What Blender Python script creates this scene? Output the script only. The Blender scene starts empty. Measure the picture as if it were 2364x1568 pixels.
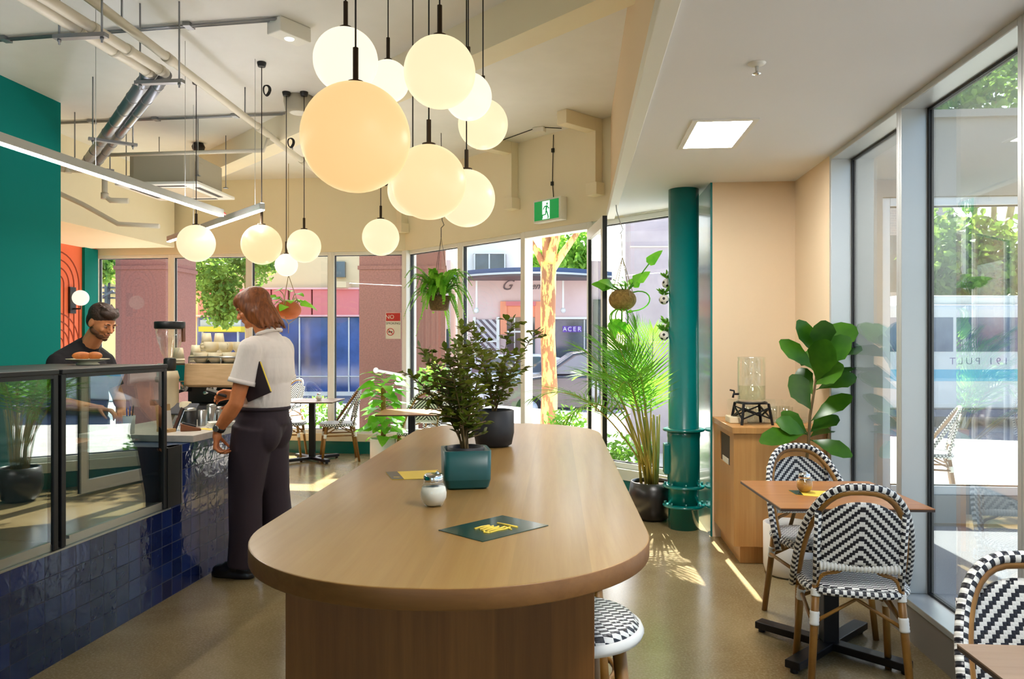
import bpy, bmesh, math, random
from math import sin, cos, pi, radians, sqrt, atan2, floor
from mathutils import Vector, Matrix, Euler, Quaternion

SC = bpy.context.scene
COL = SC.collection
R = random.Random(7)

# ---------------------------------------------------------------- camera geometry
F_PX = 1773.0; W_PX = 2364; CXP = 1182.0; HOR = 790.0; HC = 1.45
YAW = radians(4.8)
CA, SA = cos(YAW), sin(YAW)

def C(x, Z, h=0.0):
    """camera aligned plan coordinates (x to the right, Z ahead) -> room coordinates"""
    return Vector((x * CA - Z * SA, x * SA + Z * CA, h))

def at(px, py, Z):
    return C((px - CXP) / F_PX * Z, Z, HC + (HOR - py) / F_PX * Z)

def gnd(px, py, h=0.0):
    Z = F_PX * (HC - h) / (py - HOR)
    return C((px - CXP) / F_PX * Z, Z, h)

# ---------------------------------------------------------------- object helpers
def link(o, parent=None):
    COL.objects.link(o)
    if parent is not None:
        o.parent = parent
    return o

def tag(o, label=None, cat=None, group=None, kind=None):
    if label: o['label'] = label
    if cat: o['category'] = cat
    if group: o['group'] = group
    if kind: o['kind'] = kind
    return o

def thing(name, label, cat, loc=(0, 0, 0), rz=0.0, group=None):
    o = bpy.data.objects.new(name, None)
    o.empty_display_size = 0.1
    link(o)
    o.location = loc
    o.rotation_euler = (0, 0, rz)
    return tag(o, label, cat, group)

def struct(name, loc=(0, 0, 0)):
    o = bpy.data.objects.new(name, None)
    link(o); o.location = loc
    o['kind'] = 'structure'
    return o

def kids(o):
    return [c for c in bpy.data.objects if c.parent == o]

def copy_tree(o, loc=None, rz=None, label=None, group=None, parent=None):
    c = o.copy(); COL.objects.link(c)
    if parent is not None: c.parent = parent
    if loc is not None: c.location = loc
    if rz is not None: c.rotation_euler = (0, 0, rz)
    if label: c['label'] = label
    if group: c['group'] = group
    for ch in kids(o):
        copy_tree(ch, parent=c)
    return c

class MB:
    """collects geometry for ONE mesh object"""
    def __init__(s):
        s.v = []; s.f = []; s.uv = []; s.sm = []; s.mi = []

    def add(s, p):
        s.v.append((p[0], p[1], p[2])); return len(s.v) - 1

    def face(s, idx, uv=None, sm=False, mi=0):
        s.f.append(tuple(idx)); s.uv.append(uv); s.sm.append(sm); s.mi.append(mi)

    def quad(s, a, b, c, d, mi=0, uv=((0, 0), (1, 0), (1, 1), (0, 1)), sm=False):
        s.face([s.add(a), s.add(b), s.add(c), s.add(d)], uv, sm, mi)

    def box(s, x0, x1, y0, y1, z0, z1, M=None, mi=0):
        if x0 > x1: x0, x1 = x1, x0
        if y0 > y1: y0, y1 = y1, y0
        if z0 > z1: z0, z1 = z1, z0
        P = [Vector(p) for p in ((x0, y0, z0), (x1, y0, z0), (x1, y1, z0), (x0, y1, z0), (x0, y0, z1), (x1, y0, z1), (x1, y1, z1), (x0, y1, z1))]
        if M is not None: P = [M @ p for p in P]
        b = [s.add(p) for p in P]
        dx, dy, dz = x1 - x0, y1 - y0, z1 - z0
        for q, (u, v, ou, ov) in (((0, 3, 2, 1), (dy, dx, y0, x0)), ((4, 5, 6, 7), (dx, dy, x0, y0)), ((0, 1, 5, 4), (dx, dz, x0, z0)),
                          ((1, 2, 6, 5), (dy, dz, y0, z0)), ((2, 3, 7, 6), (dx, dz, x0, z0)), ((3, 0, 4, 7), (dy, dz, y0, z0))):
            s.face([b[i] for i in q], ((ou, ov), (ou + u, ov), (ou + u, ov + v), (ou, ov + v)), False, mi)
        return s

    def bar(s, p, q, w, h, mi=0, up=(0, 0, 1)):
        """square bar from p to q"""
        p, q = Vector(p), Vector(q)
        d = q - p; L = d.length; d.normalize()
        u = Vector(up)
        sd = d.cross(u)
        if sd.length < 1e-4: sd = d.cross(Vector((1, 0, 0)))
        sd.normalize(); u = sd.cross(d)
        M = Matrix((sd, d, u)).transposed().to_4x4(); M.translation = p
        return s.box(-w / 2, w / 2, 0, L, -h / 2, h / 2, M, mi)

    def tube(s, pts, r, n=8, caps=True, closed=False, mi=0, sm=True):
        pts = [Vector(p) for p in pts]
        m = len(pts)
        rs = r if isinstance(r, (list, tuple)) else [r] * m
        rings = []
        T = []
        for i in range(m):
            if closed:
                t = pts[(i + 1) % m] - pts[i - 1]
            else:
                t = pts[min(i + 1, m - 1)] - pts[max(i - 1, 0)]
            T.append(t.normalized() if t.length > 1e-9 else Vector((0, 0, 1)))
        ref = Vector((0, 0, 1)) if abs(T[0].z) < 0.9 else Vector((1, 0, 0))
        N = T[0].cross(ref).normalized()
        L = 0.0; Ls = []
        for i in range(m):
            if i:
                q = T[i - 1].rotation_difference(T[i]); N = (q @ N).normalized()
                L += (pts[i] - pts[i - 1]).length
            Ls.append(L)
            B = T[i].cross(N)
            rings.append([s.add(pts[i] + (N * cos(2 * pi * k / n) + B * sin(2 * pi * k / n)) * rs[i]) for k in range(n)])
        for i in range(m if closed else m - 1):
            j = (i + 1) % m
            v0, v1 = Ls[i], (Ls[j] if j else L + (pts[0] - pts[-1]).length)
            for k in range(n):
                k2 = (k + 1) % n
                s.face((rings[i][k], rings[i][k2], rings[j][k2], rings[j][k]),
                       ((k / n, v0), ((k + 1) / n, v0), ((k + 1) / n, v1), (k / n, v1)), sm, mi)
        if caps and not closed:
            s.face(tuple(reversed(rings[0])), None, False, mi)
            s.face(tuple(rings[-1]), None, False, mi)
        return s

    def lathe(s, prof, c=(0, 0, 0), n=24, mi=0, sm=True, M=None, cap0=True, cap1=True):
        """prof: list of (r, z) bottom to top (outside)"""
        c = Vector(c); rings = []
        for (r, z) in prof:
            ring = []
            for k in range(n):
                a = 2 * pi * k / n
                p = Vector((r * cos(a), r * sin(a), z))
                p = (M @ p) if M is not None else p + c
                ring.append(s.add(p))
            rings.append(ring)
        for i in range(len(prof) - 1):
            for k in range(n):
                k2 = (k + 1) % n
                s.face((rings[i][k], rings[i][k2], rings[i + 1][k2], rings[i + 1][k]),
                       ((k / n, prof[i][1]), ((k + 1) / n, prof[i][1]), ((k + 1) / n, prof[i + 1][1]), (k / n, prof[i + 1][1])), sm, mi)
        if cap0: s.face(tuple(reversed(rings[0])), None, False, mi)
        if cap1: s.face(tuple(rings[-1]), None, False, mi)
        return s

    def ball(s, c, r, nu=20, nv=12, mi=0, M=None):
        rx, ry, rz = r if isinstance(r, (list, tuple)) else (r, r, r)
        c = Vector(c)
        def T(p):
            return (c + (M @ p)) if M is not None else c + p
        top = s.add(T(Vector((0, 0, rz)))); bot = s.add(T(Vector((0, 0, -rz))))
        rings = []
        for j in range(1, nv):
            th = pi * j / nv
            rings.append([s.add(T(Vector((rx * sin(th) * cos(2 * pi * k / nu), ry * sin(th) * sin(2 * pi * k / nu), rz * cos(th))))) for k in range(nu)])
        for k in range(nu):
            k2 = (k + 1) % nu
            s.face((top, rings[0][k], rings[0][k2]), None, True, mi)
            s.face((bot, rings[-1][k2], rings[-1][k]), None, True, mi)
            for j in range(len(rings) - 1):
                s.face((rings[j][k], rings[j + 1][k], rings[j + 1][k2], rings[j][k2]), None, True, mi)
        return s

    def caps(s, p, q, r0, r1, n=12, mi=0):
        """tapered capsule"""
        p, q = Vector(p), Vector(q)
        s.tube([p, q], [r0, r1], n, True, mi=mi)
        s.ball(p, r0, n, 8, mi); s.ball(q, r1, n, 8, mi)
        return s

    def prism(s, poly, z0, z1, M=None, mi=0, sm=False):
        n = len(poly)
        a = []; b = []
        for (x, y) in poly:
            p0, p1 = Vector((x, y, z0)), Vector((x, y, z1))
            if M is not None: p0, p1 = M @ p0, M @ p1
            a.append(s.add(p0)); b.append(s.add(p1))
        s.face(tuple(reversed(a)), tuple(reversed([tuple(p) for p in poly])), False, mi)
        s.face(tuple(b), tuple(tuple(p) for p in poly), False, mi)
        L = 0
        for i in range(n):
            j = (i + 1) % n
            d = sqrt((poly[j][0] - poly[i][0]) ** 2 + (poly[j][1] - poly[i][1]) ** 2)
            s.face((a[i], a[j], b[j], b[i]), ((L, z0), (L + d, z0), (L + d, z1), (L, z1)), sm, mi)
            L += d
        return s

    def grid(s, fn, nu, nv, mi=0, sm=True, uvf=None):
        """fn(i/nu, j/nv) -> point"""
        g = [[s.add(fn(i / nu, j / nv)) for j in range(nv + 1)] for i in range(nu + 1)]
        for i in range(nu):
            for j in range(nv):
                cs = ((i, j), (i + 1, j), (i + 1, j + 1), (i, j + 1))
                uv = tuple((uvf(a / nu, b / nv) if uvf else (a / nu, b / nv)) for a, b in cs)
                s.face([g[a][b] for a, b in cs], uv, sm, mi)
        return s

    def leaf(s, p, d, up, L, W, droop=0.25, fold=0.12, n=4, shape='ovate', mi=0):
        """curved leaf blade starting at p, going along d; up is the blade normal"""
        p = Vector(p); d = Vector(d).normalized(); up = Vector(up)
        sd = d.cross(up)
        if sd.length < 1e-3: sd = d.cross(Vector((0.3, 0.9, 0.2)))
        sd.normalize(); up = sd.cross(d).normalized()
        prev = None
        for i in range(n + 1):
            t = i / n
            if shape == 'ovate': w = sin(pi * min(1, t * 0.93 + 0.05)) ** 0.8
            elif shape == 'obovate': w = sin(pi * t ** 1.5 * 0.96 + 0.03) ** 0.8
            elif shape == 'fiddle': w = (0.55 * sin(pi * t * 0.9 + 0.08) + 0.62 * sin(pi * t ** 2 * 0.95 + 0.02)) * (1 + 0.06 * sin(t * 23))
            elif shape == 'heart': w = (1 - t) ** 0.65 * (0.35 + 1.2 * min(1, t * 4 + 0.3)) * 0.85
            else: w = (1 - t) ** 0.7 * min(1, 0.4 + t * 4)
            w = max(w, 0.02) * W / 2
            c = p + d * (L * t) - up * (droop * L * t * t)
            a = c + sd * w + up * (fold * w); b = c - sd * w + up * (fold * w)
            row = (s.add(a), s.add(c), s.add(b))
            if prev:
                s.face((prev[0], prev[1], row[1], row[0]), None, True, mi)
                s.face((prev[1], prev[2], row[2], row[1]), None, True, mi)
            prev = row
        return s

    def build(s, name, mats, parent=None, bevel=0.0, seg=2, loc=None, rz=None):
        me = bpy.data.meshes.new(name)
        me.from_pydata(s.v, [], s.f)
        if not isinstance(mats, (list, tuple)): mats = [mats]
        for m in mats: me.materials.append(m)
        uvl = me.uv_layers.new(name='UVMap')
        flat = []
        for f, uv in zip(s.f, s.uv):
            if uv is None:
                for i in f:
                    flat += [s.v[i][0], s.v[i][1]]
            else:
                for q in uv: flat += [q[0], q[1]]
        uvl.data.foreach_set('uv', flat)
        me.polygons.foreach_set('use_smooth', s.sm)
        me.polygons.foreach_set('material_index', s.mi)
        me.update()
        o = bpy.data.objects.new(name, me)
        link(o, parent)
        if loc is not None: o.location = loc
        if rz is not None: o.rotation_euler = (0, 0, rz)
        if bevel:
            b = o.modifiers.new('bevel', 'BEVEL'); b.width = bevel; b.segments = seg; b.limit_method = 'ANGLE'; b.angle_limit = radians(40)
            b.harden_normals = False
        return o

def remesh(o, voxel, smooth=6, fac=0.5):
    m = o.modifiers.new('remesh', 'REMESH'); m.mode = 'VOXEL'; m.voxel_size = voxel; m.use_smooth_shade = True
    if smooth:
        q = o.modifiers.new('smooth', 'SMOOTH'); q.iterations = smooth; q.factor = fac
    return o

def text(name, body, size, mat, parent, M, ext=0.002, align='CENTER', shear=0.0, sp=1.0, bold=0.0):
    cu = bpy.data.curves.new(name, 'FONT')
    cu.body = body; cu.size = size; cu.extrude = ext; cu.align_x = align; cu.align_y = 'CENTER'
    cu.shear = shear; cu.space_character = sp; cu.offset = bold; cu.resolution_u = 3
    cu.materials.append(mat)
    tmp = bpy.data.objects.new('tmp_text', cu); COL.objects.link(tmp)
    bpy.context.view_layer.update()
    me = bpy.data.meshes.new_from_object(tmp.evaluated_get(bpy.context.evaluated_depsgraph_get()))
    bpy.data.objects.remove(tmp); bpy.data.curves.remove(cu)
    me.name = name
    if not me.materials: me.materials.append(mat)
    o = bpy.data.objects.new(name, me)
    link(o, parent)
    o.matrix_local = M
    return o

def frame_M(origin, right, up):
    """matrix whose local x runs along right, y along up"""
    r = Vector(right).normalized(); u = Vector(up).normalized(); n = r.cross(u)
    M = Matrix((r, u, n)).transposed().to_4x4(); M.translation = Vector(origin)
    return M

def bez(p0, p1, p2, p3, n=10):
    p0, p1, p2, p3 = map(Vector, (p0, p1, p2, p3))
    return [p0 * (1 - t) ** 3 + p1 * 3 * t * (1 - t) ** 2 + p2 * 3 * t * t * (1 - t) + p3 * t ** 3 for t in [i / n for i in range(n + 1)]]

def superpoly(cx, cy, a, b, e, n=48):
    out = []
    for i in range(n):
        t = 2 * pi * i / n
        c, s_ = cos(t), sin(t)
        out.append((cx + a * math.copysign(abs(c) ** (2 / e), c), cy + b * math.copysign(abs(s_) ** (2 / e), s_)))
    return out

def roundrect(x0, x1, y0, y1, r, n=6):
    out = []
    for (cx, cy, a0) in ((x1 - r, y1 - r, 0), (x0 + r, y1 - r, 90), (x0 + r, y0 + r, 180), (x1 - r, y0 + r, 270)):
        for i in range(n + 1):
            a = radians(a0 + 90 * i / n)
            out.append((cx + r * cos(a), cy + r * sin(a)))
    return out
SKY_STRENGTH, SUN_STRENGTH, EXPOSURE, FILL_UP = 0.27, 12.0, 1.2, 14.0
# ---------------------------------------------------------------- materials
def S(r, g, b):
    def f(c):
        c = c / 255.0
        return c / 12.92 if c <= 0.04045 else ((c + 0.055) / 1.055) ** 2.4
    return (f(r), f(g), f(b), 1.0)

class NT:
    def __init__(s, name):
        s.m = bpy.data.materials.new(name); s.m.use_nodes = True
        s.t = s.m.node_tree; s.t.nodes.clear()
        s.out = s.t.nodes.new('ShaderNodeOutputMaterial')
    def n(s, typ, ins=None, **props):
        nd = s.t.nodes.new('ShaderNode' + typ)
        for k, v in props.items(): setattr(nd, k, v)
        for k, v in (ins or {}).items(): s.set(nd.inputs[k], v)
        return nd
    def set(s, sock, v):
        if hasattr(v, 'links'): s.t.links.new(v, sock)
        else: sock.default_value = v
    def math(s, op, a, b=0.0, c=0.0):
        nd = s.n('Math', operation=op)
        s.set(nd.inputs[0], a); s.set(nd.inputs[1], b)
        if op in ('MULTIPLY_ADD',): s.set(nd.inputs[2], c)
        return nd.outputs[0]
    def mix(s, f, a, b):
        nd = s.n('MixRGB'); s.set(nd.inputs[0], f); s.set(nd.inputs[1], a); s.set(nd.inputs[2], b)
        return nd.outputs[0]
    def coord(s, kind='Object', scale=(1, 1, 1), rot=(0, 0, 0)):
        tc = s.n('TexCoord')
        mp = s.n('Mapping', {'Vector': tc.outputs[kind], 'Scale': scale, 'Rotation': rot})
        return mp.outputs[0]
    def bump(s, h, strength=0.3, dist=0.01):
        return s.n('Bump', {'Height': h, 'Strength': strength, 'Distance': dist}).outputs[0]
    def done(s, shader):
        s.t.links.new(shader, s.out.inputs[0]); return s.m

def mat(name, col, rough=0.5, metal=0.0, spec=0.5, coat=0.0, var=None, bump=None, alpha=None, stretch=(1, 1, 1), emit=None):
    """var = (scale, sRGB colour 2, amount); bump = (scale, strength)"""
    N = NT(name)
    b = N.n('BsdfPrincipled', {'Base Color': S(*col), 'Roughness': rough, 'Metallic': metal, 'Specular IOR Level': spec, 'Coat Weight': coat, 'Coat Roughness': 0.1})
    if var or bump:
        co = N.coord('Object', stretch)
    if var:
        nz = N.n('TexNoise', {'Vector': co, 'Scale': var[0], 'Detail': 5.0, 'Roughness': 0.6})
        rp = N.n('MapRange', {'Value': nz.outputs[0], 'From Min': 0.35, 'From Max': 0.68, 'To Max': var[2]})
        N.set(b.inputs['Base Color'], N.mix(rp.outputs[0], S(*col), S(*var[1])))
    if bump:
        nz = N.n('TexNoise', {'Vector': co, 'Scale': bump[0], 'Detail': 4.0})
        N.set(b.inputs['Normal'], N.bump(nz.outputs[0], bump[1], 0.01))
    if emit:
        N.set(b.inputs['Emission Color'], S(*emit[0])); N.set(b.inputs['Emission Strength'], emit[1])
    return N.done(b.outputs[0])

def m_emit(name, col, strength):
    N = NT(name)
    e = N.n('Emission', {'Color': S(*col), 'Strength': strength})
    return N.done(e.outputs[0])

def m_globe(name, col, strength):
    N = NT(name)
    b = N.n('BsdfPrincipled', {'Base Color': S(110, 100, 88), 'Roughness': 0.4, 'Specular IOR Level': 0.3, 'Emission Color': S(*col), 'Emission Strength': strength})
    return N.done(b.outputs[0])

def m_glass(name, ior=1.5, tint=(255, 255, 255), rough=0.0, refl=(255, 255, 255)):
    """thin architectural pane: clear, with Fresnel reflections"""
    N = NT(name)
    f0 = ((ior - 1) / (ior + 1)) ** 2
    lw = N.n('LayerWeight', {'Blend': 0.5})
    fr = N.math('MULTIPLY_ADD', N.math('POWER', lw.outputs['Facing'], 5.0), 1.0 - f0, f0)
    t = N.n('BsdfTransparent', {'Color': S(*tint)})
    g = N.n('BsdfGlossy', {'Color': S(*refl), 'Roughness': rough})
    m = N.n('MixShader', {0: fr, 1: t.outputs[0], 2: g.outputs[0]})
    return N.done(m.outputs[0])

def m_leaf(name, c1, c2, rough=0.4, trans=0.45, scale=9.0):
    N = NT(name)
    co = N.coord('Object')
    nz = N.n('TexNoise', {'Vector': co, 'Scale': scale, 'Detail': 3.0})
    rp = N.n('MapRange', {'Value': nz.outputs[0], 'From Min': 0.35, 'From Max': 0.65})
    c = N.mix(rp.outputs[0], S(*c1), S(*c2))
    b = N.n('BsdfPrincipled', {'Base Color': c, 'Roughness': rough, 'Specular IOR Level': 0.35})
    br = N.n('HueSaturation', {'Color': c, 'Value': 1.45, 'Saturation': 1.0, 'Hue': 0.49})
    t = N.n('BsdfTranslucent', {'Color': br.outputs[0]})
    m = N.n('MixShader', {0: trans, 1: b.outputs[0], 2: t.outputs[0]})
    return N.done(m.outputs[0])

def m_wood(name, c1, c2, c3, rough=0.4, axis='Y', scale=1.0, coat=0.0, board=0.0):
    """straight-grained timber; axis is the grain direction"""
    N = NT(name)
    st = {'X': (0.6, 14, 14), 'Y': (14, 0.6, 14), 'Z': (14, 14, 0.6)}[axis]
    co = N.coord('Object', tuple(k * scale for k in st))
    n1 = N.n('TexNoise', {'Vector': co, 'Scale': 3.2, 'Detail': 8.0, 'Roughness': 0.65, 'Distortion': 0.3})
    st2 = {'X': (0.35, 2.2, 2.2), 'Y': (2.2, 0.35, 2.2), 'Z': (2.2, 2.2, 0.35)}[axis]
    co2 = N.coord('Object', tuple(k * scale for k in st2))
    n2 = N.n('TexNoise', {'Vector': co2, 'Scale': 2.0, 'Detail': 3.0, 'Distortion': 0.6})
    r1 = N.n('MapRange', {'Value': n1.outputs[0], 'From Min': 0.3, 'From Max': 0.7})
    r2 = N.n('MapRange', {'Value': n2.outputs[0], 'From Min': 0.3, 'From Max': 0.7})
    c = N.mix(r1.outputs[0], S(*c1), S(*c2))
    c = N.mix(N.math('MULTIPLY', r2.outputs[0], 0.55), c, S(*c3))
    if board:
        sx = N.n('SeparateXYZ', {0: N.coord('Object')})
        ax = sx.outputs[0 if axis != 'X' else 1]
        cell = N.math('FLOOR', N.math('DIVIDE', ax, board))
        wn = N.n('TexWhiteNoise', {'W': cell}, noise_dimensions='1D')
        k = N.n('MapRange', {'Value': wn.outputs[0], 'To Min': 0.84, 'To Max': 1.1})
        c = N.n('HueSaturation', {'Color': c, 'Value': k.outputs[0]}).outputs[0]
    b = N.n('BsdfPrincipled', {'Base Color': c, 'Roughness': rough, 'Coat Weight': coat, 'Coat Roughness': 0.15,
                               'Normal': N.bump(n1.outputs[0], 0.12, 0.004)})
    return N.done(b.outputs[0])

def m_weave(name, mode, cell=0.0101, ca=(235, 235, 230), cb=(22, 24, 34)):
    """woven plastic rattan, black and white. UVs are in metres."""
    N = NT(name)
    tc = N.n('TexCoord')
    sx = N.n('SeparateXYZ', {0: tc.outputs['UV']})
    u, v = sx.outputs[0], sx.outputs[1]
    if mode == 'chevron':
        cu = N.math('FLOOR', N.math('DIVIDE', N.math('ABSOLUTE', u), cell))
        cv = N.math('FLOOR', N.math('DIVIDE', v, cell))
        m = N.math('MODULO', N.math('ADD', N.math('ADD', cu, cv), 400.0), 4.0)
        f = N.math('LESS_THAN', m, 2.0)
    elif mode == 'seat':
        cu = N.math('FLOOR', N.math('DIVIDE', u, cell))
        cv = N.math('FLOOR', N.math('DIVIDE', v, cell * 0.9))
        m = N.math('MODULO', N.math('ADD', N.math('ADD', cu, N.math('MULTIPLY', cv, 2.0)), 400.0), 4.0)
        f = N.math('LESS_THAN', m, 2.0)
    elif mode == 'rim':
        cu = N.math('FLOOR', N.math('MULTIPLY', u, 4.0))
        cv = N.math('FLOOR', N.math('DIVIDE', v, cell * 1.15))
        f = N.math('MODULO', N.math('ADD', cu, cv), 2.0)
    gu = N.math('ABSOLUTE', N.math('SUBTRACT', N.math('FRACT', N.math('DIVIDE', u, cell)), 0.5))
    gv = N.math('ABSOLUTE', N.math('SUBTRACT', N.math('FRACT', N.math('DIVIDE', v, cell)), 0.5))
    h = N.math('SUBTRACT', 1.0, N.math('MULTIPLY', N.math('MAXIMUM', gu, gv) if mode != 'rim' else gv, 1.2))
    c = N.mix(f, S(*cb), S(*ca))
    b = N.n('BsdfPrincipled', {'Base Color': c, 'Roughness': 0.38, 'Normal': N.bump(h, 0.5, 0.004)})
    return N.done(b.outputs[0])

def m_tile(name):
    N = NT(name)
    uv = N.n('TexCoord').outputs['UV']
    bk = N.n('TexBrick', {'Vector': uv, 'Color1': S(8, 14, 58), 'Color2': S(30, 48, 108), 'Mortar': S(30, 34, 46), 'Scale': 1.0,
                          'Mortar Size': 0.0022, 'Mortar Smooth': 0.2, 'Bias': -0.25, 'Brick Width': 0.1, 'Row Height': 0.1005}, offset=0.0, squash=1.0)
    nz = N.n('TexNoise', {'Vector': uv, 'Scale': 15.0, 'Detail': 2.0, 'Distortion': 0.4})
    n2 = N.n('TexNoise', {'Vector': uv, 'Scale': 9.0, 'Detail': 1.0})
    c = N.mix(N.math('MULTIPLY', n2.outputs[0], 0.3), bk.outputs[0], S(52, 74, 122))
    # every hand-made tile is a little cushioned and tilted
    bw = N.n('RGBToBW', {0: bk.outputs[0]}).outputs[0]
    sx = N.n('SeparateXYZ', {0: uv})
    tilt = N.math('MULTIPLY', N.math('SUBTRACT', N.math('FRACT', N.math('DIVIDE', sx.outputs[0], 0.1)), 0.5),
                  N.math('MULTIPLY', N.math('SUBTRACT', bw, 0.02), 14.0))
    h = N.math('ADD', N.math('MULTIPLY', nz.outputs[0], 0.9), N.math('ADD', N.math('MULTIPLY', bk.outputs[1], -0.9), tilt))
    b = N.n('BsdfPrincipled', {'Base Color': c, 'Roughness': N.math('MULTIPLY_ADD', bk.outputs[1], 0.5, 0.07), 'Specular IOR Level': 0.6,
                               'Normal': N.bump(h, 0.2, 0.012)})
    return N.done(b.outputs[0])

def m_floor(name):
    N = NT(name)
    co = N.coord('Object')
    n1 = N.n('TexNoise', {'Vector': co, 'Scale': 1.1, 'Detail': 6.0, 'Roughness': 0.6, 'Distortion': 0.4})
    n2 = N.n('TexNoise', {'Vector': co, 'Scale': 90.0, 'Detail': 3.0, 'Roughness': 0.7})
    r1 = N.n('MapRange', {'Value': n1.outputs[0], 'From Min': 0.35, 'From Max': 0.65})
    r2 = N.n('MapRange', {'Value': n2.outputs[0], 'From Min': 0.45, 'From Max': 0.75})
    c = N.mix(r1.outputs[0], S(122, 102, 64), S(150, 132, 94))
    c = N.mix(N.math('MULTIPLY', r2.outputs[0], 0.35), c, S(198, 182, 150))
    b = N.n('BsdfPrincipled', {'Base Color': c, 'Roughness': N.math('MULTIPLY_ADD', n1.outputs[0], 0.16, 0.13), 'Specular IOR Level': 0.55,
                               'Normal': N.bump(n1.outputs[0], 0.03, 0.02)})
    return N.done(b.outputs[0])

def m_bark(name):
    N = NT(name)
    co = N.coord('Object', (1, 1, 0.3))
    n1 = N.n('TexNoise', {'Vector': co, 'Scale': 9.0, 'Detail': 6.0, 'Roughness': 0.65})
    r1 = N.n('MapRange', {'Value': n1.outputs[0], 'From Min': 0.47, 'From Max': 0.53})
    c = N.mix(r1.outputs[0], S(252, 218, 130), S(168, 118, 82))
    b = N.n('BsdfPrincipled', {'Base Color': c, 'Roughness': 0.8, 'Normal': N.bump(n1.outputs[0], 0.5, 0.02)})
    return N.done(b.outputs[0])

def m_stripes(name, ca, cb, freq, ang=0.7, duty=0.5):
    N = NT(name)
    co = N.coord('Object', rot=(0, ang, 0))
    sx = N.n('SeparateXYZ', {0: co})
    f = N.math('LESS_THAN', N.math('FRACT', N.math('MULTIPLY', sx.outputs[0], freq)), duty)
    b = N.n('BsdfPrincipled', {'Base Color': N.mix(f, S(*ca), S(*cb)), 'Roughness': 0.6})
    return N.done(b.outputs[0])

def m_brick(name, c1, c2, mo, bw=0.24, rh=0.086):
    N = NT(name)
    co = N.coord('UV')
    bk = N.n('TexBrick', {'Vector': co, 'Color1': S(*c1), 'Color2': S(*c2), 'Mortar': S(*mo), 'Scale': 1.0, 'Mortar Size': 0.006, 'Brick Width': bw, 'Row Height': rh})
    b = N.n('BsdfPrincipled', {'Base Color': bk.outputs[0], 'Roughness': 0.85})
    return N.done(b.outputs[0])

class G: pass
m = G()
m.wall = mat('wall_cream', (244, 234, 206), 0.75, var=(1.2, (238, 226, 196), 0.6))
m.wall_warm = mat('wall_beige', (228, 205, 172), 0.75)
m.wall_teal = mat('wall_teal', (0, 118, 110), 0.8, spec=0.15, var=(2.0, (6, 118, 112), 0.5))
m.wall_orange = mat('wall_orange', (240, 116, 76), 0.65)
m.groove = mat('panel_groove', (150, 60, 36), 0.8)
m.ceil = mat('ceiling_concrete', (240, 239, 236), 0.8, var=(0.7, (222, 220, 214), 0.75), bump=(14, 0.12))
m.ceil2 = mat('ceiling_plaster', (236, 237, 240), 0.75)
m.white = mat('white_paint', (238, 236, 228), 0.5)
m.floor = m_floor('polished_concrete')
m.alu = mat('aluminium_satin', (196, 200, 200), 0.42, 0.55)
m.aluw = mat('frame_white', (240, 240, 236), 0.4)
m.gasket = mat('black_rubber', (14, 14, 16), 0.5)
m.glass = m_glass('window_glass', 1.38, (250, 253, 252))
m.glass_dark = m_glass('case_glass', 2.3, (236, 246, 244))
m.glass_right = m_glass('coated_window_glass', 3.0, (250, 253, 252))
m.glass_clear = m_glass('clear_glass', 1.75, (253, 255, 254))
m.teal = mat('teal_gloss_paint', (0, 112, 108), 0.22, 0, 0.6, 0.4)
m.oak = m_wood('oak_table_top', (174, 141, 84), (158, 121, 66), (143, 105, 54), 0.33, 'Y', 1.0, 0.15, board=0.16)
m.oak_dark = m_wood('oak_pedestal', (146, 96, 42), (120, 74, 28), (104, 62, 24), 0.45, 'Z', 1.0, board=0.12)
m.oak_edge = m_wood('oak_edge', (150, 102, 50), (126, 82, 36), (110, 70, 30), 0.45, 'X', 1.0)
m.cab = m_wood('cabinet_timber', (212, 162, 98), (196, 140, 78), (174, 118, 60), 0.38, 'Z', 1.0, 0.1, board=0.14)
m.tabletop = m_wood('table_timber', (200, 140, 82), (176, 112, 58), (150, 90, 44), 0.3, 'X', 1.0, 0.2)
m.tabletop2 = m_wood('table_timber_grey', (176, 150, 124), (150, 124, 100), (128, 102, 82), 0.35, 'X', 1.0)
m.black = mat('black_metal', (22, 20, 22), 0.4, 0.3)
m.blackp = mat('black_plastic', (18, 18, 20), 0.45)
m.chrome = mat('chrome', (220, 222, 224), 0.1, 1.0)
m.steel = mat('brushed_steel', (176, 176, 172), 0.3, 0.9)
m.galv = mat('galvanised_pipe', (150, 152, 156), 0.35, 0.7)
m.pipe = mat('cream_pipe', (214, 206, 188), 0.55)
m.cable = mat('cable_black', (24, 22, 24), 0.55)
m.bronze = mat('bronze_stem', (64, 50, 36), 0.4, 0.5)
m.rattan = mat('rattan_cane', (152, 108, 44), 0.4, var=(8, (118, 76, 26), 0.8))
m.wrap = mat('white_binding', (232, 232, 226), 0.4)
m.wv_back = m_weave('weave_chevron', 'chevron')
m.wv_seat = m_weave('weave_seat', 'seat', 0.0135)
m.wv_rim = m_weave('weave_rim', 'rim', 0.0125)
m.tile = m_tile('navy_tiles')
m.stone = mat('counter_stone', (226, 216, 202), 0.3, var=(30, (206, 194, 178), 0.6))
m.pot_teal = mat('glazed_teal_pot', (20, 84, 84), 0.38, var=(5, (12, 64, 62), 0.7))
m.pot_black = mat('matt_black_pot', (34, 34, 38), 0.55)
m.pot_dark = mat('satin_black_pot', (40, 36, 36), 0.3)
m.pot_white = mat('white_pot', (232, 226, 214), 0.5)
m.terracotta = mat('terracotta', (190, 100, 56), 0.75)
m.coir = mat('coir_moss', (176, 138, 74), 0.9, var=(40, (120, 88, 40), 0.9), bump=(60, 0.6))
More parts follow.
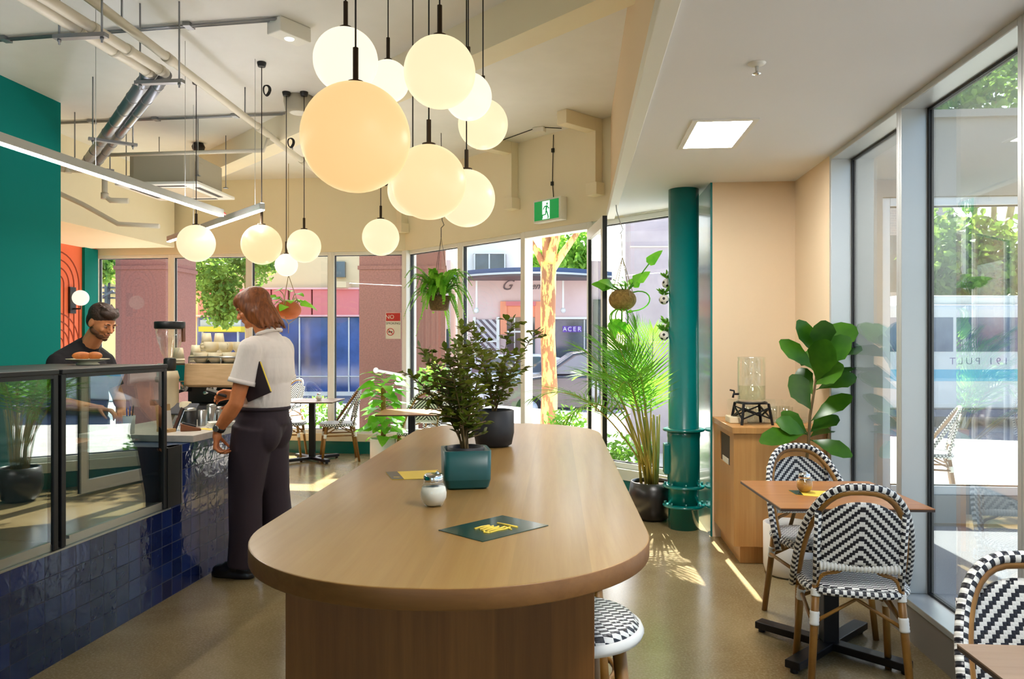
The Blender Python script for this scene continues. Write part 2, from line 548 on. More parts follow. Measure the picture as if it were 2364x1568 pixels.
m.wicker = mat('wicker_basket', (122, 98, 62), 0.8, var=(50, (70, 54, 34), 0.9), bump=(70, 0.6))
m.soil = mat('potting_soil', (60, 44, 32), 0.95, bump=(60, 0.6))
m.rope = mat('jute_rope', (184, 160, 118), 0.85)
m.stem = mat('green_stem', (96, 112, 44), 0.6)
m.twig = mat('brown_twig', (104, 82, 44), 0.7)
m.lf_bush = m_leaf('leaf_bush', (74, 92, 26), (112, 124, 40), 0.35, 0.35)
m.lf_palm = m_leaf('leaf_palm', (78, 138, 40), (118, 176, 60), 0.4, 0.6, 5)
m.lf_fern = m_leaf('leaf_fern', (92, 162, 40), (136, 196, 66), 0.5, 0.5)
m.lf_fig = m_leaf('leaf_fig', (38, 84, 14), (70, 118, 24), 0.28, 0.25, 5)
m.lf_pothos = m_leaf('leaf_pothos', (84, 164, 40), (132, 200, 60), 0.35, 0.45, 5)
m.lf_tree = m_leaf('leaf_tree', (72, 112, 40), (138, 168, 72), 0.6, 0.45, 2.5)
m.lf_dark = m_leaf('leaf_hedge', (84, 140, 44), (128, 180, 66), 0.6, 0.4, 6)
m.bark = m_bark('plane_tree_bark')
m.branch = mat('pale_branch', (206, 186, 130), 0.8, var=(5, (160, 130, 84), 0.8))
m.yellow = mat('yellow_card', (250, 214, 74), 0.5)
m.card_dk = mat('dark_card', (16, 60, 54), 0.25, 0, 0.5, 0.3)
m.card_br = mat('brown_card', (104, 96, 84), 0.5)
m.skin = mat('skin', (216, 136, 84), 0.5, var=(14, (200, 112, 64), 0.6))
m.skin2 = mat('skin_olive', (214, 142, 94), 0.5, var=(14, (196, 120, 74), 0.6))
m.hair_r = mat('auburn_hair', (150, 84, 38), 0.45, var=(30, (92, 46, 18), 0.9), stretch=(2.5, 2.5, 0.35), bump=(30, 0.5))
m.hair_b = mat('dark_brown_hair', (64, 42, 30), 0.55, var=(30, (38, 24, 18), 0.9), bump=(60, 0.6))
m.eyelid = mat('eyelid', (196, 150, 124), 0.45)
m.stubble = mat('stubble', (112, 70, 46), 0.7)
m.shirt = mat('white_shirt', (240, 228, 220), 0.8, stretch=(1.2, 1.2, 0.45), bump=(9, 0.9))
m.trouser = mat('aubergine_trousers', (46, 32, 40), 0.8)
m.tee = mat('black_tee', (26, 22, 26), 0.85)
m.shoe = mat('black_leather', (22, 18, 18), 0.35)
m.purple_fold = mat('dark_folder', (44, 30, 36), 0.6)
m.ceramic = mat('cream_ceramic', (236, 222, 188), 0.3)
m.paper = mat('paper_white', (240, 236, 228), 0.7)
m.kraft = mat('kraft_card', (196, 160, 108), 0.7)
m.lw = mat('pale_timber', (226, 192, 148), 0.45, var=(6, (204, 164, 118), 0.7), stretch=(1, 8, 8))
m.pastry = mat('pastry_brown', (196, 116, 48), 0.6, var=(20, (150, 76, 28), 0.7), bump=(30, 0.4))
m.sugar = mat('white_sugar', (240, 234, 220), 0.8)
m.rawsugar = mat('raw_sugar', (206, 148, 70), 0.8)
m.water = m_glass('still_water', 1.2, (246, 250, 244))
m.green_sign = mat('exit_green', (0, 132, 62), 0.4, emit=((0, 132, 62), 0.35))
m.sign_white = mat('exit_white', (240, 244, 240), 0.4, emit=((240, 250, 244), 0.5))
m.sign_red = mat('sign_red', (206, 52, 48), 0.5)
m.panel = m_emit('lit_panel', (255, 252, 248), 36.0)
m.led = m_emit('lit_led_strip', (255, 249, 240), 36.0)
m.led_up = m_emit('ceiling_fill_glow', (248, 248, 255), FILL_UP)  # glow of the uplights added to fill the ceiling
m.ac = mat('ac_casing', (176, 168, 148), 0.6)
m.acdark = mat('ac_vent', (70, 66, 62), 0.7)
m.pave = mat('pale_paving', (206, 202, 196), 0.85, var=(3, (182, 178, 172), 0.8))
m.road = mat('asphalt', (124, 128, 146), 0.85, var=(20, (104, 108, 124), 0.8))
m.mauve = mat('mauve_render', (126, 88, 82), 0.9, var=(40, (104, 70, 66), 0.8))
m.pinkp = mat('pink_panel', (224, 128, 128), 0.7)
m.pinkl = mat('pale_pink_render', (232, 206, 200), 0.85, var=(1.0, (222, 190, 184), 0.6))
m.creamb = mat('cream_building', (226, 200, 158), 0.85)
m.blueglass = mat('blue_shop_glass', (62, 96, 170), 0.08, 0, 0.8, var=(0.8, (30, 50, 96), 0.9))
m.darkglass = mat('dark_shop_glass', (44, 48, 58), 0.08, 0, 0.8, var=(1.0, (82, 92, 104), 0.8))
m.navyawn = mat('navy_awning', (62, 84, 120), 0.6)
m.salmon = mat('salmon_surround', (244, 160, 122), 0.8)
m.purple = mat('purple_sign', (112, 70, 176), 0.5)
m.script = mat('grey_script', (96, 88, 92), 0.6)
m.yaw = mat('yellow_awning', (244, 218, 60), 0.6)
m.greyw = mat('lilac_grey_concrete', (166, 160, 176), 0.85, var=(3, (150, 144, 160), 0.8))
m.brick = m_brick('pale_brick', (196, 176, 172), (170, 160, 164), (214, 206, 202))
m.carp = mat('charcoal_car_paint', (70, 66, 72), 0.2, 0.3, 0.6, 0.8)
m.carw = mat('white_car_paint', (236, 236, 236), 0.25, 0, 0.5, 0.8)
m.carg = mat('car_glass', (86, 100, 110), 0.05, 0, 0.9)
m.tyre = mat('tyre_rubber', (26, 26, 28), 0.8)
m.busw = mat('bus_white', (238, 238, 236), 0.35, 0, 0.5, 0.5)
m.busglass = mat('bus_glass', (70, 88, 120), 0.1, 0, 0.7, var=(0.9, (150, 164, 184), 0.9))
m.busblue = mat('bus_blue', (120, 204, 232), 0.4)
m.busskirt = mat('bus_dark_skirt', (52, 80, 124), 0.3)
m.mauve_txt = mat('lilac_vinyl', (112, 100, 158), 0.5)
m.porch = mat('porch_render', (158, 156, 146), 0.8)
m.diag = m_stripes('slatted_gate_pattern', (96, 92, 100), (206, 202, 204), 6.0, 0.75, 0.5)
m.ystair = mat('yellow_render', (250, 222, 150), 0.85)
m.greydk = mat('dark_grey_metal', (92, 92, 98), 0.5, 0.4)
m.skirt_panel = mat('grey_panel', (158, 154, 146), 0.5, 0.2)
m.carpet = mat('speckled_grey_paving', (84, 84, 90), 0.9, var=(120, (150, 150, 154), 0.8))  # speckled grey, its base darkened to stand in for shade on the porch floor
m.screen = m_emit('lit_tablet_screen', (230, 244, 255), 1.4)
m.blue = mat('blue_ink', (40, 70, 170), 0.5)
m.grinder = mat('grinder_cream', (206, 190, 156), 0.4, 0.2)
# ---------------------------------------------------------------- room shell
def WM(A, B):
    """frame of a wall seen from inside: x along A->B, y outward, z up"""
    A = Vector((A[0], A[1], 0)); B = Vector((B[0], B[1], 0))
    d = (B - A).normalized(); n = Vector((-d.y, d.x, 0))
    M = Matrix((d, n, Vector((0, 0, 1)))).transposed().to_4x4(); M.translation = A
    return M, (B - A).length

def uat(px, A, B):
    """distance along A->B at which the plan ray through pixel column px crosses it"""
    r = C((px - CXP) / F_PX, 1.0)
    A = Vector((A[0], A[1])); B = Vector((B[0], B[1]))
    d = (B - A).normalized()
    # A + u d = t r
    det = d.x * (-r.y) - (-r.x) * d.y
    return ((-A.x) * (-r.y) - (-r.x) * (-A.y)) / det

HEAD = 2.63; CEIL = 3.60; LOW = 2.64
LA, LB = (-6.56, 9.93), (-2.2, 9.75)
DA, DB = (-2.2, 9.75), (1.2, 6.551)
ML, LL = WM(LA, LB)
MD, LD = WM(DA, DB)

def S_obj(o):
    o['kind'] = 'structure'; return o

fl = MB(); fl.prism([(-6.8, -4.2), (1.75, -4.2), (1.75, 6.2), (1.3, 6.55), (-2.15, 9.85), (-6.8, 10.0)], -0.12, 0.0)
S_obj(fl.build('floor', m.floor))
c = MB(); c.prism([(-6.8, -4.2), (0.34, -4.2), (0.34, 7.55), (-2.1, 9.95), (-6.8, 10.15)], CEIL, CEIL + 0.2)
S_obj(c.build('ceiling', m.ceil))
c = MB(); c.prism([(0.34, -4.2), (1.62, -4.2), (1.62, 6.5), (1.3, 6.62), (0.34, 7.55)], LOW, CEIL + 0.2)
S_obj(c.build('ceiling_right', m.ceil2))
# fascia of the lower ceiling, warm side towards the globes
c = MB(); c.box(0.325, 0.34, -4.1, 7.38, LOW + 0.05, CEIL)
S_obj(c.build('wall_fascia', m.wall_warm))
c = MB(); c.box(0.285, 0.36, -4.1, 7.36, LOW - 0.02, LOW + 0.06)
S_obj(c.build('trim_1', m.white, bevel=0.004))
# walls over the shop windows
c = MB(); c.box(0, LL + 0.02, 0.0, 0.2, HEAD, CEIL, ML)
S_obj(c.build('wall_back', m.wall))
c = MB(); c.box(-0.02, 3.62, 0.0, 0.2, HEAD, CEIL, MD)
S_obj(c.build('wall_corner', m.wall))
c = MB(); c.box(3.62, LD, 0.0, 0.2, HEAD, LOW, MD)
S_obj(c.build('trim_2', m.white))
# teal skirting and sill below the shop windows
c = MB(); c.box(0, LL, 0.0, 0.2, 0, 0.16, ML)
S_obj(c.build('baseboard_back', m.teal))
c = MB(); c.box(0, LL, -0.02, 0.2, 0.16, 0.26, ML)
S_obj(c.build('trim_3', m.wall))
du0, du1 = uat(1204, DA, DB), uat(1364, DA, DB)
c = MB(); c.box(0, du0, 0.0, 0.2, 0, 0.16, MD); c.box(du1, LD, 0.0, 0.2, 0, 0.16, MD)
S_obj(c.build('baseboard_corner', m.teal))
c = MB(); c.box(0, du0, -0.02, 0.2, 0.16, 0.26, MD); c.box(du1, LD, -0.02, 0.2, 0.16, 0.26, MD)
S_obj(c.build('trim_4', m.white))

WN = [0]
def window(M, u0, u1, z0, z1, w=0.045, d0=0.03, d1=0.11, frame=None, bars=(), glass=None):
    WN[0] += 1
    root = struct('window_%d' % WN[0])
    root.matrix_world = M
    b = MB()
    b.box(u0, u0 + w, d0, d1, z0, z1); b.box(u1 - w, u1, d0, d1, z0, z1)
    b.box(u0 + w, u1 - w, d0, d1, z1 - w, z1); b.box(u0 + w, u1 - w, d0, d1, z0, z0 + w)
    for (kind, p) in bars:
        if kind == 'v': b.box(p - w / 2, p + w / 2, d0, d1, z0 + w, z1 - w)
        else: b.box(u0 + w, u1 - w, d0, d1, p - w / 2, p + w / 2)
    b.build('window_frame', frame or m.aluw, root, bevel=0.004)
    g = MB(); k = 0.008; y0 = d0 + 0.02; y1 = d1 - 0.02
    g.box(u0 + w, u0 + w + k, y0, y1, z0 + w, z1 - w); g.box(u1 - w - k, u1 - w, y0, y1, z0 + w, z1 - w)
    g.box(u0 + w, u1 - w, y0, y1, z1 - w - k, z1 - w); g.box(u0 + w, u1 - w, y0, y1, z0 + w, z0 + w + k)
    g.build('window_gasket', m.gasket, root)
    p = MB(); ym = (d0 + d1) / 2
    p.box(u0 + w, u1 - w, ym - 0.004, ym + 0.004, z0 + w, z1 - w)
    p.build('window_pane', glass or m.glass, root)
    return root

lp = [uat(p, LA, LB) for p in (217, 392, 572, 762, 936)]
lp[0] = max(lp[0], 0.0); lp[-1] = LL
for a, b_ in zip(lp[:-1], lp[1:]):
    window(ML, a, b_, 0.26, HEAD)
dp = [0.0, uat(1057, DA, DB), du0]
for a, b_ in zip(dp[:-1], dp[1:]):
    window(MD, a, b_, 0.26, HEAD, 0.05)
window(MD, du1, LD - 0.02, 0.26, HEAD, 0.05)
# corner post
c = MB(); c.box(-0.05, 0.05, -0.02, 0.14, 0.0, HEAD, MD)
S_obj(c.build('trim_5', m.aluw, bevel=0.004))

# door: frame in the wall, glazed leaf standing open into the room
d = struct('door_1'); d.matrix_world = MD
b = MB(); b.box(du0, du0 + 0.05, 0.0, 0.12, 0, HEAD); b.box(du1 - 0.05, du1, 0.0, 0.12, 0, HEAD); b.box(du0 + 0.05, du1 - 0.05, 0.0, 0.12, HEAD - 0.07, HEAD)
b.build('door_frame', m.aluw, d, bevel=0.004)
hA, hB = C(0.752, 7.50), C(0.80, 6.62)
MH, LH = WM(hA, hB)
ML_ = MD.inverted() @ MH
b = MB(); T = 2.54
for q in ((0, 0.075, 0.02, T), (LH - 0.085, LH, 0.02, T), (0.075, LH - 0.085, T - 0.1, T), (0.075, LH - 0.085, 0.02, 0.14)):
    b.box(q[0], q[1], -0.022, 0.022, q[2], q[3], ML_)
b.build('door_leaf', m.aluw, d, bevel=0.003)
b = MB(); b.box(LH - 0.001, LH + 0.004, -0.02, 0.02, 0.02, T, ML_); b.box(0.075, 0.083, -0.018, 0.018, 0.14, T - 0.1, ML_); b.box(LH - 0.093, LH - 0.085, -0.018, 0.018, 0.14, T - 0.1, ML_)
b.build('door_gasket', m.gasket, d)
b = MB(); b.box(0.075, LH - 0.085, -0.004, 0.004, 0.14, T - 0.1, ML_); b.build('door_pane', m.glass, d)
for sd in (-1, 1):
    b = MB(); b.tube([ML_ @ Vector((LH - 0.045, sd * q, z)) for q, z in ((0.02, 0.85), (0.07, 0.85), (0.07, 1.15), (0.02, 1.15))], 0.011, 10)
    b.build('door_handle', m.steel, d)
b = MB()
for z in (0.3, 1.3, 2.3): b.tube([ML_ @ Vector((-0.012, 0.0, z - 0.05)), ML_ @ Vector((-0.012, 0.0, z + 0.05))], 0.012, 10)
b.build('door_hinge', m.steel, d)

# left: teal wall, orange arched wall, dropped ceiling box
c = MB(); c.box(-4.80, -4.62, -4.1, 6.54, 0, CEIL)
S_obj(c.build('wall_teal', m.wall_teal))
c = MB(); c.box(-6.70, -6.5, 6.0, 9.95, 0, CEIL)
S_obj(c.build('wall_left', m.wall_orange))
c = MB(); c.box(-6.5, -6.46, 9.62, 9.9, 0, 2.70)
S_obj(c.build('trim_6', m.wall_teal))
c = MB(); c.box(-6.5, -5.30, 6.7, 9.75, 2.70, CEIL)
S_obj(c.build('wall_bulkhead', m.wall))
c = MB(); c.box(-6.7, -4.8, 6.0, 6.1, 0, CEIL)
S_obj(c.build('wall_return', m.wall))
# grooves of the arches, cut lines standing in the orange wall
g = MB()
def arch(yc, z0, zc, rad):
    pts = [(-6.5, yc - rad, z0), (-6.5, yc - rad, zc)] + [(-6.5, yc - rad * cos(t), zc + rad * sin(t)) for t in [pi * i / 16 for i in range(1, 16)]] + [(-6.5, yc + rad, zc), (-6.5, yc + rad, z0)]
    g.tube(pts, 0.009, 6)
for k in range(4): arch(9.15, 1.42, 2.19, 0.105 + 0.1 * k)
for k in range(4): arch(9.15, 0.3, 1.41, 0.105 + 0.1 * k)
S_obj(g.build('trim_7', m.groove))

# right: niche block, beige wall and the tall windows
c = MB(); c.box(1.01, 1.75, 5.83, 6.64, 0, LOW)
S_obj(c.build('wall_niche', m.wall_warm))
c = MB(); c.box(0.995, 1.01, 5.83, 6.72, 0, LOW)
S_obj(c.build('wall_niche_side', m.teal))
c = MB(); c.box(1.61, 1.75, 5.06, 5.83, 0, LOW)
S_obj(c.build('wall_right', m.wall_warm))
XG = 1.75
MR, LR = WM((XG - 0.14, 5.06), (XG - 0.14, -4.0))
ys = [0.0] + [1.06 + 1.07 * i for i in range(8)]
ys[-1] = min(ys[-1], LR)
for a, b_ in zip(ys[:-1], ys[1:]):
    WN[0] += 1
    root = struct('window_%d' % WN[0]); root.matrix_world = MR
    f = MB(); f.box(a, a + 0.03, 0, 0.14, 0.2, LOW); f.box(b_ - 0.03, b_, 0, 0.14, 0.2, LOW)
    f.box(a + 0.03, b_ - 0.03, 0, 0.14, LOW - 0.03, LOW)
    f.build('window_frame', m.alu, root, bevel=0.003)
    s_ = MB(); s_.box(a, b_, -0.005, 0.15, 0.17, 0.2)
    s_.build('window_sill', m.alu, root, bevel=0.003)
    k = MB(); k.box(a + 0.03, a + 0.045, 0.125, 0.15, 0.2, LOW - 0.03); k.box(b_ - 0.045, b_ - 0.03, 0.125, 0.15, 0.2, LOW - 0.03)
    k.box(a + 0.045, b_ - 0.045, 0.125, 0.15, 0.2, 0.212); k.box(a + 0.045, b_ - 0.045, 0.125, 0.15, LOW - 0.042, LOW - 0.03)
    k.build('window_gasket', m.gasket, root)
    p = MB(); p.box(a + 0.045, b_ - 0.045, 0.132, 0.142, 0.212, LOW - 0.042)
    p.build('window_pane', m.glass_right, root)
c = MB(); c.box(0, LR, 0, 0.15, 0, 0.17, MR)
S_obj(c.build('baseboard_right', m.skirt_panel))
# end of the room behind the camera: wall with an unseen window, added to let sky light in
MBK, LBK = WM((1.75, -4.0), (-4.7, -4.0))
c = MB(); c.box(0, LBK, 0, 0.2, 2.7, CEIL, MBK); c.box(0, LBK, 0, 0.2, 0, 0.5, MBK); c.box(0, 1.6, 0, 0.2, 0.5, 2.7, MBK); c.box(LBK - 2.4, LBK, 0, 0.2, 0.5, 2.7, MBK)
S_obj(c.build('wall_front', m.wall))
window(MBK, 1.6, LBK - 2.4, 0.5, 2.7, 0.06, bars=(('v', 2.8),))

# beam, pilaster boxes and bracket arms under the main ceiling
c = MB(); c.bar(C(-3.75, 9.15, 3.475), C(0.66, 4.2, 3.475), 0.2, 0.25)
S_obj(c.build('beam', m.wall))
for i, (px, z0) in enumerate(((1188, 2.88), (1380, 2.86), (922, 2.85))):
    u = uat(px, DA, DB) if px > 940 else 0.0
    c = MB(); c.box(u - 0.06, u + 0.06, -0.1, 0.0, z0 + 0.06, CEIL, MD); c.box(u - 0.05, u + 0.09, -0.12, 0.0, z0, z0 + 0.12, MD)
    if i < 2: c.box(u - 0.06, u + 0.06, -0.5, -0.1, CEIL - 0.13, CEIL, MD)
    S_obj(c.build('trim_%d' % (8 + i), m.wall, bevel=0.004))

# ---------------------------------------------------------------- pipe column
pc = C((1578 - CXP) / F_PX * 6.0, 6.0)
col = thing('pipe_column', 'thick teal glossy pipe column with bolted flanges beside the potted palm', 'column', (pc.x, pc.y, 0))
col['kind'] = 'thing'
b = MB(); b.lathe([(0.117, 0), (0.117, 0.17), (0.119, 0.17), (0.119, 0.33), (0.124, 0.335), (0.124, 0.70), (0.128, 0.72), (0.128, 0.765), (0.117, 0.77), (0.117, LOW)], n=40)
b.build('shaft', m.teal, col)
for z in (0.165, 0.315, 0.755):
    b = MB(); b.lathe([(0.118, z), (0.158, z + 0.004), (0.162, z + 0.012), (0.158, z + 0.022), (0.118, z + 0.026)], n=40)
    b.build('flange', m.teal, col)
for k in range(8):
    a = 2 * pi * k / 8
    for z in (0.18, 0.33):
        b = MB(); b.lathe([(0.009, z), (0.009, z + 0.03)], (0.142 * cos(a), 0.142 * sin(a), 0), 6); b.build('bolt', m.teal, col)
b = MB(); b.box(-0.155, -0.11, -0.05, 0.05, 0.42, 0.66); b.build('access_cover', m.teal, col, bevel=0.012)

# ---------------------------------------------------------------- ceiling fittings
gA = None
def pendant(px, py, dpx, Z, stem_px, mt, label, group, cord_px=None):
    r = dpx / 2 / F_PX * Z
    p = at(px, py, Z)
    t = thing('globe_pendant', label, 'pendant lamp', (p.x, p.y, p.z), 0, group)
    b = MB(); b.ball((0, 0, 0), r, 48, 28); b.build('globe', mt, t)
    L = stem_px / F_PX * Z
    b = MB(); b.lathe([(0.03 * min(1, r / 0.15), r - 0.004), (0.03 * min(1, r / 0.15), r + 0.006), (0.0105, r + 0.008), (0.0105, r + L)], n=14); b.build('stem', m.bronze, t)
    top = CEIL - p.z
    b = MB(); b.tube([(0, 0, r + L), (0, 0, top - 0.03)], 0.0035, 6); b.build('cord', m.cable, t)
    b = MB(); b.lathe([(0.028, top - 0.035), (0.034, top - 0.01), (0.034, top)], n=16); b.build('ceiling_cup', m.cable, t)
    return t, r, L, top

def coil(t, z, r=0.028):
    b = MB()
    for k in range(3):
        pts = [(0.012 + r * (1 + 0.12 * k) * (1 + cos(a)) * 0.8, 0.006 * k + 0.25 * r * sin(a * 2), z + r * (1.3 + 0.1 * k) * sin(a)) for a in [2 * pi * i / 18 for i in range(18)]]
        b.tube(pts, 0.0042, 6, closed=True)
    b.build('cord_coil', m.cable, t)

GE = 2.0 ** -EXPOSURE
g_warm = m_globe('globe_amber', (255, 208, 142), 1.0 * GE)
g_mid = m_globe('globe_cream', (255, 224, 168), 1.0 * GE)
g_pale = m_globe('globe_pale', (255, 234, 190), 1.05 * GE)
g_lite = m_globe('globe_bright', (255, 246, 218), 1.15 * GE)
GT, GB = 'globe pendants over the long table', 'globe pendants by the back windows'
for px, py, dpx, Z, st, mt, lb, gr, cz in (
        (821, 318, 251, 2.84, 82, g_warm, 'largest amber globe pendant, hanging lowest and nearest over the long table', GT, None),
        (798, 140, 148, 3.45, 62, g_lite, 'pale globe pendant partly behind the largest amber globe', GT, None),
        (896, 188, 97, 4.3, 52, g_lite, 'small globe pendant wedged between the two highest larger globes', GT, None),
        (1015, 167, 165, 3.2, 72, g_pale, 'large cream globe pendant highest in the cluster, on a short thick stem', GT, None),
        (1081, 223, 109, 3.75, 60, g_lite, 'brightest white globe tucked behind the highest cream globe', GT, 0.62),
        (1115, 287, 115, 3.95, 54, g_pale, 'cream globe nearest the sloping ceiling beam, right side of the cluster', GT, 0.72),
        (990, 421, 172, 3.35, 58, g_mid, 'large amber-cream globe below the cluster, right of the largest amber globe', GT, 1.25),
        (1077, 458, 132, 3.85, 46, g_pale, 'cream globe lowest in the cluster, above the hanging fern', GT, None),
        (953, 440, 116, 3.9, 40, g_pale, 'globe mostly hidden behind the large amber-cream globe', GT, 1.4),
        (879, 548, 85, 6.3, 30, g_pale, 'lone globe near the corner post, right end of the back row', GB, 0.42),
        (453, 562, 85, 6.3, 26, g_pale, 'globe behind the angled strip light, left end of the back row', GB, None),
        (604, 565, 92, 5.9, 40, g_mid, 'globe above the standing customer with a cord coil by the pipe', GB, 0.9),
        (661, 612, 52, 6.6, 28, g_lite, 'smallest and lowest globe in the back row', GB, 0.85),
        (702, 568, 77, 6.6, 26, g_pale, 'globe just right of the smallest one in the back row', GB, 0.72)):
    t, r, L, top = pendant(px, py, dpx, Z, st, mt, lb, gr)
    if cz: coil(t, min(r + L + cz, top - 0.15) if cz > 0.6 else r + L + cz * 0.5)

# lit square panel and sprinkler in the low ceiling; the second panel is unseen, added as fill light
def panel(x, y, label, sx=0.29, sy=0.56):
    t = thing('ceiling_panel_light', label, 'ceiling light', (x, y, LOW), 0, 'panel lights in the low ceiling')
    b = MB(); w = 0.03
    b.box(-sx / 2 - w, sx / 2 + w, -sy / 2 - w, -sy / 2, -0.008, 0.0); b.box(-sx / 2 - w, sx / 2 + w, sy / 2, sy / 2 + w, -0.008, 0.0)
    b.box(-sx / 2 - w, -sx / 2, -sy / 2, sy / 2, -0.008, 0.0); b.box(sx / 2, sx / 2 + w, -sy / 2, sy / 2, -0.008, 0.0)
    b.build('panel_frame', m.white, t)
    b = MB(); b.box(-sx / 2, sx / 2, -sy / 2, sy / 2, -0.004, 0.0); b.build('diffuser', m.panel, t)
pp = at(1652, 310, F_PX * (LOW - HC) / (HOR - 310))
panel(pp.x, pp.y, 'bright square panel light in the low white ceiling before the cabinet niche')
panel(pp.x, pp.y - 3.2, 'unseen fill panel light added in the low ceiling over the foreground window seats')
sp = at(1747, 146, F_PX * (LOW - HC) / (HOR - 146))
t = thing('fire_sprinkler', 'small chrome fire sprinkler in the low white ceiling', 'sprinkler', (sp.x, sp.y, LOW))
b = MB(); b.lathe([(0.012, -0.014), (0.03, -0.008), (0.038, -0.002), (0.038, 0)], n=24); b.build('escutcheon', m.white, t)
b = MB(); b.lathe([(0.006, -0.05), (0.018, -0.047), (0.018, -0.043), (0.005, -0.04), (0.008, -0.012), (0.008, 0)], n=16); b.build('head', m.chrome, t)

# linear LED bars on thin wires
def strip(A, B, label, wires):
    t = thing('strip_light', label, 'strip light', (A.x, A.y, A.z), 0, 'linear strip lights over the counter')
    q = B - A
    b = MB(); b.bar((0, 0, 0.012), (q.x, q.y, 0.012), 0.042, 0.05); b.build('housing', m.alu, t, bevel=0.003)
    b = MB(); b.bar((0, 0, -0.015), (q.x, q.y, -0.015), 0.034, 0.008); b.build('diffuser', m.led, t)
    b = MB(); b.bar((0, 0, 0.0372), (q.x, q.y, 0.0372), 0.026, 0.0005); b.build('added_uplight', m.led_up, t)  # added upward glow to brighten the ceiling; the real bars shine only down
    for k in wires:
        b = MB(); b.tube([(q.x * k, q.y * k, 0.03), (q.x * k, q.y * k, CEIL - A.z)], 0.0018, 5); b.build('wire', m.steel, t)
    return t
ZB = 2.45
s1 = strip(C(-2.72, 2.3, ZB), C(-2.27, 6.0, ZB), 'long white strip light running over the service counter', (0.22, 0.6, 0.86))
b = MB(); b.lathe([(0.012, 0), (0.014, 0.03), (0.01, 0.06)], n=12, M=Matrix.Translation(C(-2.27, 6.0, ZB + 0.01) - s1.location) @ Matrix.Rotation(-pi / 2, 4, 'X')); b.build('end_plug', mat('red_plug', (206, 40, 40), 0.5), s1)
strip(C(-1.86, 5.72, ZB), C(-3.37, 7.54, ZB), 'shorter strip light angled across in front of the back globes', (0.06, 0.68))

# air conditioner cassette on rods
ac = thing('ceiling_air_conditioner', 'beige ceiling cassette air conditioner hung on rods', 'air conditioner', (0, 0, 0))
p = C(-3.36, 7.72); ac.location = (p.x, p.y, 2.95); ac.rotation_euler = (0, 0, radians(0.5))
b = MB(); b.prism([(x, y) for x, y in roundrect(-0.32, 0.32, -0.36, 0.36, 0.07, 2)], 0.03, 0.31); b.build('casing', m.ac, ac)
b = MB(); b.box(-0.41, 0.41, -0.41, 0.41, 0, 0.03); b.build('panel', m.white, ac, bevel=0.008)
for (x, y, sx, sy) in ((0, -0.33, 0.5, 0.05), (0, 0.33, 0.5, 0.05), (-0.33, 0, 0.05, 0.5), (0.33, 0, 0.05, 0.5)):
    b = MB(); b.box(x - sx / 2, x + sx / 2, y - sy / 2, y + sy / 2, -0.003, 0.004); b.build('louvre', m.acdark, ac)
b = MB(); b.box(-0.24, 0.24, -0.24, 0.24, -0.004, 0.003); b.build('return_grille', mat('ac_grille', (206, 190, 160), 0.6), ac, bevel=0.003)
b = MB(); b.box(0.315, 0.345, -0.28, -0.16, 0.06, 0.25); b.build('service_box', m.ac, ac, bevel=0.01)
for x in (-0.36, 0.36):
    for y in (-0.3, 0.3):
        b = MB(); b.tube([(x, y, 0.1), (x, y, CEIL - 2.95)], 0.005, 6); b.box(x - 0.02, x + 0.05 if x < 0 else x + 0.02, y - 0.02, y + 0.02, 0.1, 0.108); b.build('rod', m.galv, ac)

# pipework
HP = 3.15
def strut(ctr, dirv, L, label, z):
    t = thing('pipe_hanger', label, 'pipe bracket', (ctr.x, ctr.y, z), 0, 'pipe hangers under the ceiling')
    dv = Vector(dirv).normalized() * L / 2
    b = MB(); b.bar(-dv, dv, 0.04, 0.022); b.build('rail', m.galv, t)
    for s_ in (-0.82, 0.82):
        b = MB(); b.tube([dv * s_ + Vector((0, 0, -0.04)), dv * s_ + Vector((0, 0, CEIL - z))], 0.0055, 6); b.lathe([(0.011, -0.024), (0.011, -0.012)], dv * s_, 6); b.build('threaded_rod', m.galv, t)
ax = C(0, 1) ; ax.z = 0
P0, P1, P2 = C(-2.66, 1.0, HP), C(-2.23, 4.86, HP), C(-4.1, 7.45, HP)
dxy = Vector((P1 - P0)).normalized(); sd1 = Vector((dxy.y, -dxy.x, 0))
d2 = (P2 - P1).normalized(); sd2 = Vector((d2.y, -d2.x, 0))
t = thing('refrigerant_pipes', 'pair of cream lagged pipes running to a strut bracket', 'pipes', tuple(P0))
for k, r in ((-0.045, 0.036), (0.04, 0.03)):
    b = MB(); b.tube([sd1 * k, P1 - P0 + sd1 * k], r, 14)
    for f in (0.3, 0.82, 0.9, 0.985): b.lathe([(r + 0.004, -0.02), (r + 0.004, 0.02)], M=Matrix.Translation((P1 - P0) * f + sd1 * k) @ dxy.to_track_quat('Z', 'Y').to_matrix().to_4x4(), n=14)
    b.build('pipe', m.pipe, t)
t = thing('insulated_pipes', 'pair of silver insulated pipes slanting down the ceiling to the left', 'pipes', tuple(P1))
for k, r in ((-0.05, 0.042), (0.04, 0.034)):
    b = MB(); b.tube([sd2 * k, P2 - P1 + sd2 * k], r, 14)
    for f in [0.08 + 0.115 * i for i in range(8)]: b.lathe([(r + 0.003, -0.012), (r + 0.003, 0.012)], M=Matrix.Translation((P2 - P1) * f + sd2 * k) @ d2.to_track_quat('Z', 'Y').to_matrix().to_4x4(), n=14)
    b.build('pipe', m.galv, t)
strut(C(-2.32, 4.13), sd1, 0.30, 'steel pipe hanger nearest the camera, under the cream pipes', HP - 0.055)
strut(P1, sd1, 0.32, 'steel pipe hanger where the cream pipes meet the silver ones', HP - 0.055)
strut(P1 + (P2 - P1) * 0.56, sd2, 0.36, 'steel pipe hanger halfway along the silver pipes', HP - 0.055)
strut(P1 + (P2 - P1) * 0.93, sd2, 0.36, 'steel pipe hanger at the far end of the silver pipes', HP - 0.055)
